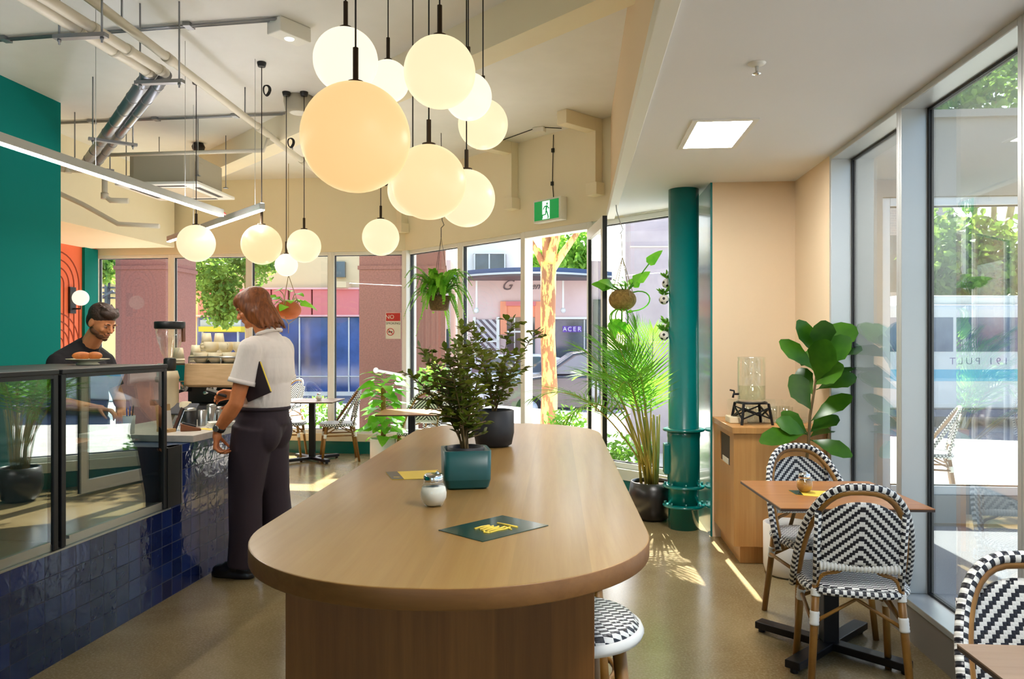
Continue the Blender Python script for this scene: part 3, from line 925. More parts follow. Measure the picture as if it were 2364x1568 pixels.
# sprinkler main and branch
q0, q1 = C(-2.45, 1.0, 3.35), C(-2.15, 9.3, 3.35)
t = thing('sprinkler_main', 'long cream sprinkler pipe running away under the ceiling', 'pipe', tuple(q0))
b = MB(); b.tube([(0, 0, 0), q1 - q0], 0.029, 14); b.build('main_pipe', m.pipe, t)
for f in (0.5, 0.7, 0.85):
    b = MB(); b.lathe([(0.036, -0.05), (0.036, 0.05)], M=Matrix.Translation((q1 - q0) * f) @ (q1 - q0).to_track_quat('Z', 'Y').to_matrix().to_4x4(), n=14)
    b.build('coupling', m.pipe, t)
bq = C(-2.23, 7.05, 3.35) - q0
b = MB(); b.tube([bq, bq + Vector((-0.05, 0, -0.14)), bq + (C(-3.95, 7.2, 3.2) - C(-2.23, 7.05, 3.35))], 0.018, 10); b.build('branch_pipe', m.pipe, t)
for f in (0.43, 0.66, 0.81):
    b = MB(); b.tube([(q1 - q0) * f, (q1 - q0) * f + Vector((0, 0, 0.25))], 0.006, 6); b.build('hanger_rod', m.galv, t)
# left drain pipe
dpts = [C(-4.8, 7.2, 3.12), C(-4.25, 7.35, 3.1), C(-3.98, 7.4, 3.1), C(-3.93, 7.41, 3.05), C(-3.93, 7.41, 2.86), C(-3.88, 7.42, 2.82), C(-3.72, 7.45, 2.82)]
t = thing('drain_pipe', 'grey drain pipe bending down to the air conditioner', 'pipe', tuple(dpts[0]))
b = MB(); b.tube([q - dpts[0] for q in dpts], 0.027, 12); b.build('pipe', m.pipe, t)
for i in (1, 4):
    b = MB(); b.lathe([(0.034, -0.03), (0.034, 0.03)], dpts[i] - dpts[0], 12); b.build('collar', m.pipe, t)
dpts = [C(-5.0, 7.3, 2.98), C(-4.55, 7.4, 2.97), C(-4.2, 7.5, 2.8), C(-3.9, 7.6, 2.62), C(-3.5, 7.62, 2.6)]
t = thing('drain_pipe', 'lower grey pipe sloping behind the long strip light', 'pipe', tuple(dpts[0]))
b = MB(); b.tube([q - dpts[0] for q in dpts], 0.024, 12); b.build('pipe', m.pipe, t)
# conduits fixed to the ceiling
for (a, b_, lb) in ((C(-4.08, 5.49, 3.585), C(-1.55, 5.07, 3.585), 'thin grey conduit along the ceiling to the emergency lamp'),
                    (C(-4.6, 7.5, 3.585), C(-1.95, 7.15, 3.585), 'thin grey conduit along the ceiling behind the silver pipes')):
    t = thing('ceiling_conduit', lb, 'conduit', tuple(a))
    q = b_ - a
    b = MB(); b.tube([(0, 0, 0), q], 0.009, 8); b.tube([(0, 0.03, 0), q + Vector((0, 0.03, 0))], 0.006, 6); b.build('conduit', m.galv, t)
    for f in (0.2, 0.45, 0.75):
        b = MB(); b.box(q.x * f - 0.025, q.x * f + 0.025, q.y * f - 0.03, q.y * f + 0.05, -0.012, 0.015); b.build('saddle', m.galv, t)
p = at(668, 72, 5.19)
t = thing('emergency_lamp', 'white box emergency lamp on the concrete ceiling', 'emergency light', (p.x, p.y, 3.5), radians(-30))
b = MB(); b.box(-0.07, 0.07, -0.13, 0.13, 0, 0.1); b.build('body', m.white, t, bevel=0.008)
b = MB(); b.lathe([(0.03, -0.006), (0.034, 0.0)], n=18); b.build('lens', m.sign_white, t)
p = at(690, 238, 6.74)
t = thing('ceiling_speaker', 'round white surface speaker on the concrete ceiling', 'speaker', (p.x, p.y, 3.46))
b = MB(); b.lathe([(0.09, 0.0), (0.115, 0.02), (0.13, 0.09), (0.13, 0.14)], n=32); b.build('housing', m.ac, t)
b = MB(); b.lathe([(0.07, -0.004), (0.085, 0.003)], n=32); b.build('grille', m.white, t)
p = at(458, 335, 8.3)
t = thing('smoke_detector', 'small dark dome detector above the air conditioner', 'detector', (p.x, p.y, 3.5))
b = MB(); b.lathe([(0.02, 0.0), (0.06, 0.03), (0.07, 0.06), (0.05, 0.1)], n=20); b.build('dome', m.blackp, t)
p = at(1245, 303, 7.7)
t = thing('junction_box', 'small white junction box on the ceiling near the exit wall', 'junction box', (p.x, p.y, 3.55), radians(-20))
b = MB(); b.box(-0.06, 0.06, -0.04, 0.04, 0, 0.05); b.build('box', m.white, t, bevel=0.006)
b = MB(); b.tube([(-0.06, 0, 0.045), (-0.7, 0.35, 0.045)], 0.004, 5); b.tube([(0.06, 0, 0.045), (0.2, 0.1, 0.045)], 0.004, 5); b.build('cable', m.cable, t)
# small wall sockets strung with a cable down to the exit sign
us = uat(1282, DA, DB)
t = thing('exit_sign', 'green running man exit sign above the doorway', 'exit sign', (0, 0, 0))
t.matrix_world = MD @ Matrix.Translation((uat(1276, DA, DB), -0.09, 2.80))
w, h = 0.175, 0.098
b = MB(); b.box(-w - 0.02, w + 0.03, 0.0, 0.09, -h - 0.02, h + 0.02); b.build('case', m.white, t, bevel=0.006)
b = MB(); b.box(-w, w, -0.004, 0.0, -h, h); b.build('legend_panel', m.green_sign, t)
b = MB(); b.box(-0.055, 0.05, -0.006, -0.003, -h + 0.006, h - 0.006); b.build('doorway_symbol', m.sign_white, t)
b = MB()
def st(pts, r): b.tube([(x, -0.0075, z) for x, z in pts], r, 6)
b.ball((0.016, -0.008, 0.062), (0.012, 0.003, 0.013), 12, 8)
st([(0.012, 0.045), (0.004, 0.0)], 0.009); st([(-0.02, 0.035), (0.02, 0.038)], 0.007); st([(-0.02, 0.035), (-0.04, 0.008)], 0.005); st([(0.02, 0.038), (0.038, 0.012), (0.048, 0.014)], 0.005)
st([(0.004, 0.0), (0.02, -0.035), (0.034, -0.075), (0.028, -0.088)], 0.0065); st([(0.004, 0.0), (-0.006, -0.045), (-0.05, -0.05)], 0.0065); st([(-0.05, -0.05), (-0.056, -0.085)], 0.006)
b.build('running_figure', m.green_sign, t)
b = MB(); b.tube([(0.02, 0.085, h), (0.0, 0.085, 0.3), (0.015, 0.085, 0.78)], 0.004, 5); b.box(-0.012, 0.015, 0.07, 0.09, 0.26, 0.30); b.box(-0.002, 0.025, 0.07, 0.09, 0.6, 0.64)
b.build('cable', m.cable, t)
# wall lamp on the orange wall
t = thing('wall_lamp', 'small white globe wall lamp on a black plate on the orange wall', 'wall lamp', (-6.5, 9.40, 2.02))
b = MB(); b.box(0, 0.03, -0.06, 0.06, -0.2, 0.14); b.build('back_plate', m.blackp, t, bevel=0.004)
b = MB(); b.tube([(0.03, 0, -0.14), (0.13, 0, -0.14), (0.13, 0, -0.1)], 0.01, 8); b.build('arm', m.blackp, t)
b = MB(); b.ball((0.13, 0, 0.0), 0.1, 24, 16); b.build('globe', g_lite, t)
# ---------------------------------------------------------------- long communal table
TH = 1.0
tc_ = C(-0.087, 2.835)
RT = radians(1.5)
lt = thing('communal_table', 'long rounded-end oak communal table on a panel base', 'table', (tc_.x, tc_.y, 0), RT)
b = MB(); b.prism(roundrect(-0.468, 0.468, -1.435, 1.435, 0.45, 20), TH - 0.042, TH, sm=True)
for i in range(len(b.f)):
    if len(b.f[i]) == 4: b.mi[i] = 1
b.build('tabletop', [m.oak, m.oak_edge], lt, bevel=0.003)
for y0, y1 in ((-1.21, -1.03), (1.03, 1.21)):
    b = MB(); b.box(-0.33, 0.33, y0, y1, 0, TH - 0.042); b.build('end_panel', m.oak_dark, lt, bevel=0.002)
b = MB(); b.box(-0.04, 0.04, -1.03, 1.03, 0.0, TH - 0.042); b.build('spine_panel', m.oak_dark, lt)

def tpt(px, py, dz=0.0):
    p = gnd(px, py, TH); return (p.x, p.y, TH + dz)

def bush(root, z0, H, seed, n_br, spread, leafL, lean=(0, 0), trunkr=0.008, nl=15, gap=1.0):
    rr = random.Random(seed)
    fo, tw = MB(), MB()
    for i in range(n_br):
        a = 2 * pi * i / n_br + rr.uniform(-0.4, 0.4)
        h = H * (1.0 if i == 0 else rr.uniform(0.45, 0.95))
        s_ = spread * (0.15 if i == 0 else rr.uniform(0.5, 1.0))
        dx, dy = cos(a) * s_ + lean[0] * h, sin(a) * s_ + lean[1] * h
        pts = bez((rr.uniform(-.01, .01), rr.uniform(-.01, .01), z0 - 0.02), (dx * 0.15, dy * 0.15, z0 + h * 0.35), (dx * 0.6, dy * 0.6, z0 + h * 0.7), (dx, dy, z0 + h), 9)
        tw.tube(pts, [trunkr * (1 - 0.75 * k / 9) for k in range(10)], 6)
        for k in range(nl):
            t = 0.22 + 0.78 * (k + rr.random() * 0.6) / nl
            j = min(int(t * 9), 8); p = pts[j].lerp(pts[j + 1], min(1, t * 9 - j))
            ax_ = (pts[j + 1] - pts[j]).normalized()
            az = k * 2.4 + rr.uniform(-.4, .4)
            sidev = Vector((cos(az), sin(az), 0.25))
            if rr.random() < 0.3 * gap:
                # side twig with leaves
                q = p + sidev * rr.uniform(0.03, 0.07) * (H / 0.35)
                tw.tube([p, q], 0.0018, 5)
                for w in range(4):
                    e = p.lerp(q, 0.4 + 0.2 * w)
                    dv = (sidev * 0.7 + Vector((rr.uniform(-1, 1), rr.uniform(-1, 1), rr.uniform(-.2, .8)))).normalized()
                    fo.leaf(e, dv, (rr.uniform(-.5, .5), rr.uniform(-.5, .5), 1), leafL * rr.uniform(.7, 1.1), leafL * 0.74, 0.2, 0.12, 5, 'obovate')
            dv = (sidev + ax_ * rr.uniform(0.2, 0.9)).normalized()
            fo.leaf(p, dv, (rr.uniform(-.4, .4), rr.uniform(-.4, .4), 1), leafL * rr.uniform(.75, 1.15), leafL * 0.74, 0.2, 0.12, 5, 'obovate')
        fo.leaf(pts[-1], (pts[-1] - pts[-2]), (rr.uniform(-1, 1), rr.uniform(-1, 1), .2), leafL, leafL * .6, .2, .15, 4, 'obovate')
    tw.build('stems', m.twig, root); fo.build('leaves', m.lf_bush, root)

p = tpt(1075, 1122)
t = thing('potted_shrub', 'small-leaved shrub in a square glazed teal pot on the long table', 'potted plant', p, radians(14))
b = MB(); a_ = 0.073
pr = [(0.058, 0.0), (0.066, 0.006), (0.072, 0.03), (0.0735, 0.118)]
for i, (r0, z0) in enumerate(pr[:-1]):
    r1, z1 = pr[i + 1]
    A_ = roundrect(-r0, r0, -r0, r0, r0 * 0.25, 5); B_ = roundrect(-r1, r1, -r1, r1, r1 * 0.25, 5); n_ = len(A_)
    ia = [b.add((x, y, z0)) for x, y in A_]; ib = [b.add((x, y, z1)) for x, y in B_]
    if i == 0: b.face(tuple(reversed(ia)))
    for k in range(n_): b.face((ia[k], ia[(k + 1) % n_], ib[(k + 1) % n_], ib[k]), None, True)
    if i == 2:
        C_ = [b.add((x * 0.88, y * 0.88, z1)) for x, y in B_]; D_ = [b.add((x * 0.86, y * 0.86, z1 - 0.03)) for x, y in B_]
        for k in range(n_):
            k2 = (k + 1) % n_
            b.face((ib[k], ib[k2], C_[k2], C_[k])); b.face((C_[k], C_[k2], D_[k2], D_[k]), None, True)
        b.face(tuple(D_))
b.build('pot', m.pot_teal, t)
b = MB(); b.lathe([(0.055, 0.09), (0.058, 0.124), (0.053, 0.124), (0.05, 0.112)], n=28, cap1=False); b.build('nursery_pot', m.pot_black, t)
b = MB(); b.lathe([(0.001, 0.113), (0.051, 0.112)], n=20, cap0=False, cap1=False); b.build('soil', m.soil, t)
bush(t, 0.115, 0.38, 11, 9, 0.17, 0.029, lean=(-0.10, 0), trunkr=0.004, nl=34, gap=1.5)
p = tpt(1140, 1030)
t = thing('potted_shrub', 'taller airy shrub in a round matt black pot, behind the teal one', 'potted plant', p)
b = MB(); b.lathe([(0.06, 0), (0.078, 0.01), (0.088, 0.06), (0.088, 0.155), (0.08, 0.158), (0.078, 0.14)], n=32, cap1=False)
b.build('pot', m.pot_black, t)
b = MB(); b.lathe([(0.001, 0.142), (0.079, 0.14)], n=20, cap0=False, cap1=False); b.build('soil', m.soil, t)
bush(t, 0.14, 0.40, 5, 8, 0.22, 0.034, lean=(0.12, 0.0), trunkr=0.004, nl=28, gap=1.4)

def sugar_jar(p, label, fill, k=1.0):
    t = thing('sugar_pourer', label, 'sugar jar', p, 0, 'round sugar pourers on tables')
    b = MB(); b.lathe([(r * k, z * k) for r, z in ((0.02, 0), (0.026, 0.003), (0.036, 0.022), (0.0375, 0.036), (0.034, 0.053), (0.025, 0.066), (0.024, 0.07))], n=32); b.build('glass_jar', m.glass_clear, t)
    b = MB(); b.lathe([(r * k, z * k) for r, z in ((0.018, 0.003), (0.025, 0.006), (0.0345, 0.023), (0.0355, 0.036), (0.032, 0.052), (0.01, 0.056))], n=28); b.build('sugar', fill, t)
    b = MB(); b.lathe([(r * k, z * k) for r, z in ((0.0265, 0.066), (0.0275, 0.07), (0.0275, 0.082), (0.024, 0.088), (0.006, 0.09))], n=28)
    b.build('lid', m.chrome, t)
    b = MB(); b.tube([(0.008 * k, 0, 0.088 * k), (0.013 * k, 0, 0.094 * k)], 0.005 * k, 10); b.build('spout', m.chrome, t)
    return t
sugar_jar(tpt(1001, 1168), 'white sugar pourer with a chrome lid beside the teal pot', m.sugar)
# cards on the table
def card(name, quad, label, mt, z, strip=None, group=None):
    ctr = sum((Vector(q) for q in quad), Vector()) / 4
    t = thing(name, label, 'menu card', (ctr.x, ctr.y, z), 0, group)
    Q = [Vector((q[0] - ctr.x, q[1] - ctr.y, 0)) for q in quad]
    b = MB(); b.prism([(q.x, q.y) for q in Q], 0.0, 0.0015); b.build('sheet', mt, t)
    return t, Q
Q0 = [tpt(1012, 1225), tpt(1114, 1252), tpt(1266, 1214), tpt(1160, 1191)]
t, Q = card('menu_card', Q0, 'glossy dark green menu card with yellow lettering, on the near end of the long table', m.card_dk, TH)
ex = (Q[2] - Q[1]); ey = (Q[0] - Q[1]); o_ = Q[1]
b = MB()
def P2(u, v): return o_ + ex * u + ey * v + Vector((0, 0, 0.0019))
for k in range(5):
    v = 0.30 + 0.085 * k
    b.tube([P2(0.30 + 0.02 * (k % 2), v), P2(0.42, v + 0.02), P2(0.52, v - 0.005), P2(0.62 - 0.03 * k, v + 0.015)], 0.0026, 6)
b.tube([P2(0.68, 0.24), P2(0.66, 0.66)], 0.003, 6)
b.tube([P2(0.30, 0.30), P2(0.26, 0.36), P2(0.30, 0.42)], 0.0026, 6); b.tube([P2(0.56, 0.2), P2(0.6, 0.42)], 0.0022, 6)
b.build('lettering', m.yellow, t)
Q0 = [tpt(890, 1091), tpt(905, 1108), tpt(1030, 1105), tpt(1010, 1086)]
t, Q = card('menu_card', Q0, 'yellow card with a brown end, on the table left of the teal pot', m.yellow, TH)
b = MB(); b.prism([tuple(v.xy) for v in (Q[0], Q[1], Q[1].lerp(Q[2], .22), Q[0].lerp(Q[3], .22))], 0.0016, 0.0022); b.build('brown_end', m.card_br, t)
b = MB(); e0 = Q[0].lerp(Q[1], .72); b.box(e0.x + 0.012, e0.x + 0.032, e0.y - 0.003, e0.y + 0.003, 0.0022, 0.0026); b.build('logo', m.yellow, t)

# ---------------------------------------------------------------- bistro chairs
def hoop(k=0.0, n=26, sc=1.0):
    out = []
    for i in range(n + 1):
        a = pi * i / n
        cx, sy = cos(a), sin(a)
        x = (0.206 + k) * math.copysign(abs(cx) ** 0.72, cx)
        f = abs(sy) ** 0.80
        z = 0.40 + (0.465 + k) * f
        y = 0.045 - 0.315 * f
        out.append(Vector((x, y, z)))
    return out

def wrap_band(b, p, q, t, r, L=0.05):
    c = Vector(p).lerp(Vector(q), t); d = (Vector(q) - Vector(p)).normalized() * L / 2
    pts = []; rs = []
    for i in range(9):
        pts.append(c - d + d * 2 * i / 8); rs.append(r + (0.0025 if i % 2 else 0.001))
    b.tube(pts, rs, 10)

def make_chair(name, label, cat, group):
    t = thing(name, label, cat, (0, 0, 0), 0, group)
    sp = superpoly(0, 0.005, 0.203, 0.212, 3.4, 40)
    b = MB(); b.prism(sp, 0.437, 0.468); b.build('seat', m.wv_seat, t, bevel=0.012, seg=3)
    b = MB(); b.tube([(x * 1.0, y * 1.0, 0.443) for x, y in sp], 0.014, 8, closed=True); b.build('seat_rim', m.wv_rim, t)
    b = MB()
    def pf(u, v):
        x = (u - 0.5) * 0.30
        top = 0.825 - 0.075 * abs(x / 0.15) ** 2.4
        z = 0.558 + (top - 0.558) * v
        y = -0.187 - (z - 0.55) * 0.25 - 0.022 * (1 - (x / 0.15) ** 2)
        return Vector((x, y, z))
    b.grid(pf, 14, 12, uvf=lambda u, v: ((u - 0.5) * 0.30, pf(u, v).z))
    o = b.build('backrest', m.wv_back, t)
    q = o.modifiers.new('thick', 'SOLIDIFY'); q.thickness = 0.009; q.offset = 0
    b = MB(); b.tube(hoop(), 0.0135, 10); b.build('back_hoop', m.rattan, t)
    b = MB(); h2 = hoop(0.018); b.tube(h2, 0.0165, 12); b.build('hoop_binding', m.wv_rim, t)
    b = MB(); b.tube([(x, -0.200, 0.55) for x in (-0.15, 0.15)], 0.015, 10)
    for i in range(22): b.tube([(-0.145 + 0.0138 * i, -0.200 + 0.0155 * cos(a), 0.55 + 0.0155 * sin(a)) for a in [2 * pi * k / 8 for k in range(8)]], 0.0055, 5, closed=True)
    b.build('lower_rail', m.wrap, t)
    for s_ in (-1, 1):
        top = (s_ * 0.160, -0.245, 0.775); mid = (s_ * 0.158, -0.168, 0.46); fl_ = (s_ * 0.188, -0.235, 0.0)
        b = MB(); b.tube([mid, (s_ * 0.160, -0.20, 0.6), top], 0.0135, 10); b.build('side_rail', m.wv_rim, t)
        l = MB(); l.tube([fl_, (s_ * 0.168, -0.19, 0.3), mid], [0.0145, 0.016, 0.0155], 10); lg = l.build('leg', m.rattan, t)
        w = MB(); wrap_band(w, fl_, mid, 0.72, 0.0175, 0.055); w.build('binding', m.wrap, lg)
        w = MB(); wrap_band(w, fl_, mid, 0.94, 0.0175, 0.03); w.build('binding', m.wrap, lg)
        fl2 = (s_ * 0.195, 0.205, 0.0); tp2 = (s_ * 0.168, 0.155, 0.44)
        l = MB(); l.tube([fl2, tp2], [0.014, 0.0165], 10); lg = l.build('leg', m.rattan, t)
        w = MB(); wrap_band(w, fl2, tp2, 0.72, 0.0175, 0.05); w.build('binding', m.wrap, lg)
        b = MB(); b.tube([(s_ * 0.172, 0.165, 0.32), (s_ * 0.176, -0.185, 0.32)], 0.009, 8); b.tube([(s_ * 0.17, 0.16, 0.34), (s_ * 0.12, 0.0, 0.425), (s_ * 0.165, -0.17, 0.34)], 0.0075, 8)
        b.build('stretcher', m.rattan, t)
        b = MB(); b.tube(bez((s_ * 0.158, -0.175, 0.44), (s_ * 0.15, -0.18, 0.55), (s_ * 0.09, -0.195, 0.50), (s_ * 0.06, -0.198, 0.545), 8), 0.008, 8); b.build('brace', m.rattan, t)
    for y in (0.165, -0.185):
        b = MB(); b.tube([(-0.172, y, 0.31), (0, y * 0.75, 0.405), (0.172, y, 0.31)], 0.008, 8)
        b.build('cross_brace', m.rattan, t)
    return t

GC = 'black and white woven bistro chairs'
cn = C((1985 - CXP) / F_PX * 3.06, 3.06)
chair = make_chair('bistro_chair', 'woven bistro chair with its back to the camera, tucked at the window table', 'chair', GC)
chair.location = (cn.x + 0.03, cn.y + 0.20, 0); chair.rotation_euler = (0, 0, radians(-9))
def put(x, Z, rz, label): return copy_tree(chair, C(x, Z), radians(rz), label, GC)
put((1876 - CXP) / F_PX * 4.0, 3.93, 184 + 4, 'woven bistro chair facing the camera behind the window table, beside the white pot')
put(1.305, 1.76, 180 - 4, 'woven bistro chair cut off at the lower right edge, facing the nearest table')
put(-2.13, 9.42, 112, 'woven bistro chair side-on by the back window, right of the pedestal table')
put(-2.78, 9.5, -80, 'woven bistro chair half hidden behind the standing customer at the back')
put(-1.03, 8.50, 168, 'woven bistro chair in the corner behind the moss pole plant')
put(-0.80, 8.93, 186, 'second woven bistro chair at the corner window, behind the table shrubs')

def bistro_table(x, Z, rz, label, wood, sx=0.65, sy=0.65, h=0.74):
    p = C(x, Z)
    t = thing('bistro_table', label, 'table', (p.x, p.y, 0), radians(rz), 'small square pedestal tables')
    b = MB(); b.box(-sx / 2, sx / 2, -sy / 2, sy / 2, h - 0.004, h); b.build('tabletop', wood, t)
    b = MB(); b.box(-sx / 2, sx / 2, -sy / 2, sy / 2, h - 0.014, h - 0.004); b.build('edge_core', mat('dark_core', (60, 44, 36), 0.5) if 'core_m' not in globals() else core_m, t)
    b = MB(); b.box(-0.035, 0.035, -0.035, 0.035, 0.05, h - 0.03); b.box(-0.16, 0.16, -0.16, 0.16, h - 0.03, h - 0.014); b.build('column', m.black, t, bevel=0.004)
    b = MB()
    for a in (45, 135):
        M_ = Matrix.Rotation(radians(a), 4, 'Z')
        b.box(-0.36, 0.36, -0.035, 0.035, 0.02, 0.055, M_)
        for s_ in (-0.34, 0.34): b.lathe([(0.018, 0), (0.018, 0.02)], M_ @ Vector((s_, 0, 0)), 12)
    b.build('cross_base', m.black, t, bevel=0.004)
    return t
core_m = mat('table_core', (60, 44, 36), 0.5)
bt = bistro_table(1.485, 3.60, 3, 'square timber pedestal table by the right window with a yellow card', m.tabletop)
bistro_table(1.375, 1.46, 1, 'greyish timber table corner at the lower right edge', m.tabletop2, 0.70)
bistro_table(-2.44, 9.38, 4, 'pedestal table by the back window between two woven chairs', m.tabletop2)
bistro_table(-1.02, 7.82, 6, 'pedestal table in the corner, mostly hidden by the table shrubs', m.tabletop)
pj = gnd(1857, 1136, 0.74)
sugar_jar((pj.x, pj.y, 0.74), 'raw sugar pourer on the window table between two woven chairs', m.rawsugar)
pj = C(-2.35, 9.35); sugar_jar((pj.x, pj.y, 0.74), 'pale sugar pourer on the pedestal table by the back window', m.sugar)
def pt74(px, py): p = gnd(px, py, 0.74); return (p.x, p.y, 0.74)
t, Q = card('menu_card', [pt74(1820, 1133), pt74(1838, 1143), pt74(1925, 1150), pt74(1940, 1135)], 'yellow menu card with a dark end on the window table', m.yellow, 0.74)
b = MB(); b.prism([tuple(v.xy) for v in (Q[0], Q[1], Q[1].lerp(Q[2], .2), Q[0].lerp(Q[3], .2))], 0.0016, 0.0022); b.build('dark_end', m.card_dk, t)

# bar stools under the long table
def stool(x, Z, rz, label):
    p = C(x, Z)
    t = thing('bar_stool', label, 'stool', (p.x, p.y, 0), radians(rz), 'woven bar stools at the long table')
    h = 0.69
    b = MB(); b.lathe([(0.15, h - 0.05), (0.182, h - 0.035), (0.187, h - 0.015), (0.172, h), (0.001, h + 0.006)], n=36)
    for i, f in enumerate(b.f):
        b.uv[i] = tuple((b.v[k][0], b.v[k][1]) for k in f)
    b.build('seat', m.wv_seat, t)
    b = MB(); b.tube([(0.184 * cos(a), 0.184 * sin(a), h - 0.032) for a in [2 * pi * k / 36 for k in range(36)]], 0.017, 8, closed=True); b.build('seat_rim', m.wrap, t)
    for k in range(4):
        a = pi / 4 + k * pi / 2
        q0, q1 = (0.205 * cos(a), 0.205 * sin(a), 0), (0.14 * cos(a), 0.14 * sin(a), h - 0.045)
        l = MB(); l.tube([q0, q1], [0.017, 0.019], 10); lg = l.build('leg', m.rattan, t)
        w = MB(); wrap_band(w, q0, q1, 0.42, 0.02, 0.05); w.build('binding', m.wrap, lg)
        b = MB(); b.tube([(0.13 * cos(a), 0.13 * sin(a), h - 0.05), (0.17 * cos(a), 0.17 * sin(a), h - 0.25)], 0.009, 8); b.build('brace', m.rattan, t)
    b = MB(); b.tube([(0.178 * cos(a), 0.178 * sin(a), 0.29) for a in [2 * pi * k / 24 for k in range(24)]], 0.011, 8, closed=True); b.build('foot_ring', m.rattan, t)
stool(0.165, 2.14, 20, 'woven round bar stool under the near right side of the long table')
stool(0.19, 2.74, 5, 'second woven bar stool along the long table, almost hidden by the tabletop')

# ---------------------------------------------------------------- cabinet in the niche
cab = thing('service_cabinet', 'timber water station cabinet in the beige niche', 'cabinet', (1.02, 5.10, 0))
W_, D_ = 0.585, 0.725
b = MB(); b.box(0.012, W_, 0, D_, 0.12, 0.855); b.box(0, 0.012, 0, D_, 0.12, 0.62); b.box(0, 0.012, 0, D_, 0.82, 0.855)
b.box(0, 0.012, 0, 0.13, 0.62, 0.82); b.box(0, 0.012, 0.47, D_, 0.62, 0.82)
b.build('body', m.cab, cab)
b = MB(); b.box(0.006, 0.0125, 0.13, 0.47, 0.62, 0.82); b.build('bin_slot_shade', mat('slot_shade', (66, 52, 40), 0.8), cab)  # dark sheet paints the shade inside the bin opening
b = MB(); b.box(0.002, 0.012, 0.2, 0.4, 0.622, 0.66); b.build('bin_liner', m.pot_white, cab)
b = MB(); b.box(-0.012, W_, -0.015, D_, 0.855, 0.895); b.build('worktop', m.cab, cab, bevel=0.002)
b = MB(); b.box(0.05, W_, 0.05, D_, 0, 0.12); b.build('plinth', m.cab, cab)
CT = 0.895
def cpt(px, Z): p = C((px - CXP) / F_PX * Z, Z); return (p.x, p.y, CT)
t = thing('dispenser_stand', 'black wire stand under the water dispenser', 'stand', cpt(1735, 5.22), radians(8))
for sx in (-1, 1):
    for sy in (-1, 1):
        b = MB(); b.bar((sx * 0.105, sy * 0.105, 0), (sx * 0.085, sy * 0.085, 0.14), 0.014, 0.014); b.build('leg', m.black, t)
b = MB(); b.tube([(0.098 * cos(a), 0.098 * sin(a), 0.145) for a in [2 * pi * k / 28 for k in range(28)]], 0.007, 8, closed=True)
b.box(-0.09, 0.09, -0.09, 0.09, 0.138, 0.144); b.build('top_ring', m.black, t)
b = MB()
for sx, sy, ex_, ey_ in ((-1, -1, 1, -1), (-1, 1, 1, 1), (-1, -1, -1, 1), (1, -1, 1, 1)):
    b.bar((sx * 0.1, sy * 0.1, 0.04), (ex_ * 0.09, ey_ * 0.09, 0.115), 0.009, 0.009); b.bar((ex_ * 0.1, ey_ * 0.1, 0.04), (sx * 0.09, sy * 0.09, 0.115), 0.009, 0.009)
b.build('cross_brace', m.black, t)
q = cpt(1735, 5.22)
t = thing('water_dispenser', 'clear glass water dispenser with a tap, part filled', 'water dispenser', (q[0], q[1], CT + 0.153))
b = MB(); b.lathe([(0.085, 0), (0.093, 0.008), (0.093, 0.27), (0.088, 0.284), (0.093, 0.29), (0.093, 0.302), (0.089, 0.302), (0.086, 0.288), (0.089, 0.268), (0.089, 0.014), (0.001, 0.012)], n=40, cap1=False); b.build('jar', m.glass_clear, t)
b = MB(); b.lathe([(0.086, 0.014), (0.087, 0.108)], n=36); b.build('water', m.water, t)
b = MB(); b.tube([(-0.09, -0.02, 0.05), (-0.125, -0.028, 0.05), (-0.13, -0.029, 0.025)], 0.008, 10); b.tube([(-0.12, -0.027, 0.05), (-0.122, -0.027, 0.072), (-0.15, -0.033, 0.078)], 0.006, 8); b.build('tap', m.black, t)
t = thing('acrylic_tray', 'clear acrylic tray holding drinking glasses on the cabinet', 'tray', (1.335, 5.56, CT))
b = MB(); b.box(-0.235, 0.235, -0.17, 0.17, 0.0, 0.004)
for x in (-0.235, 0.235): b.box(x - 0.002, x + 0.002, -0.17, 0.17, 0.004, 0.14)
b.box(-0.233, 0.233, 0.166, 0.17, 0.004, 0.14); b.build('tray', m.glass_clear, t)
def tumbler():
    b = MB(); b.lathe([(0.026, 0), (0.03, 0.004), (0.036, 0.1), (0.034, 0.1), (0.0285, 0.012), (0.001, 0.01)], n=20, cap1=False); return b
first = None
for i in range(10):
    x, y = 1.335 - 0.04 + 0.083 * (i % 4) - 0.08, 5.49 + 0.085 * (i // 4)
    nm = 'clear tumbler in the acrylic tray on the cabinet'
    if first is None:
        first = tumbler().build('drinking_glass', m.glass_clear, None, loc=(x, y, CT + 0.0045)); tag(first, nm, 'glass', 'tumblers in the acrylic tray')
    else:
        g_ = first.copy(); COL.objects.link(g_); g_.location = (x, y, CT + 0.0045)
t = thing('napkin_stack', 'low stack of cream napkins on the cabinet, left of the dispenser stand', 'napkins', (1.10, 5.42, CT))
b = MB(); b.box(-0.06, 0.06, -0.08, 0.08, 0, 0.045)
b.build('napkins', m.ceramic, t, bevel=0.006)

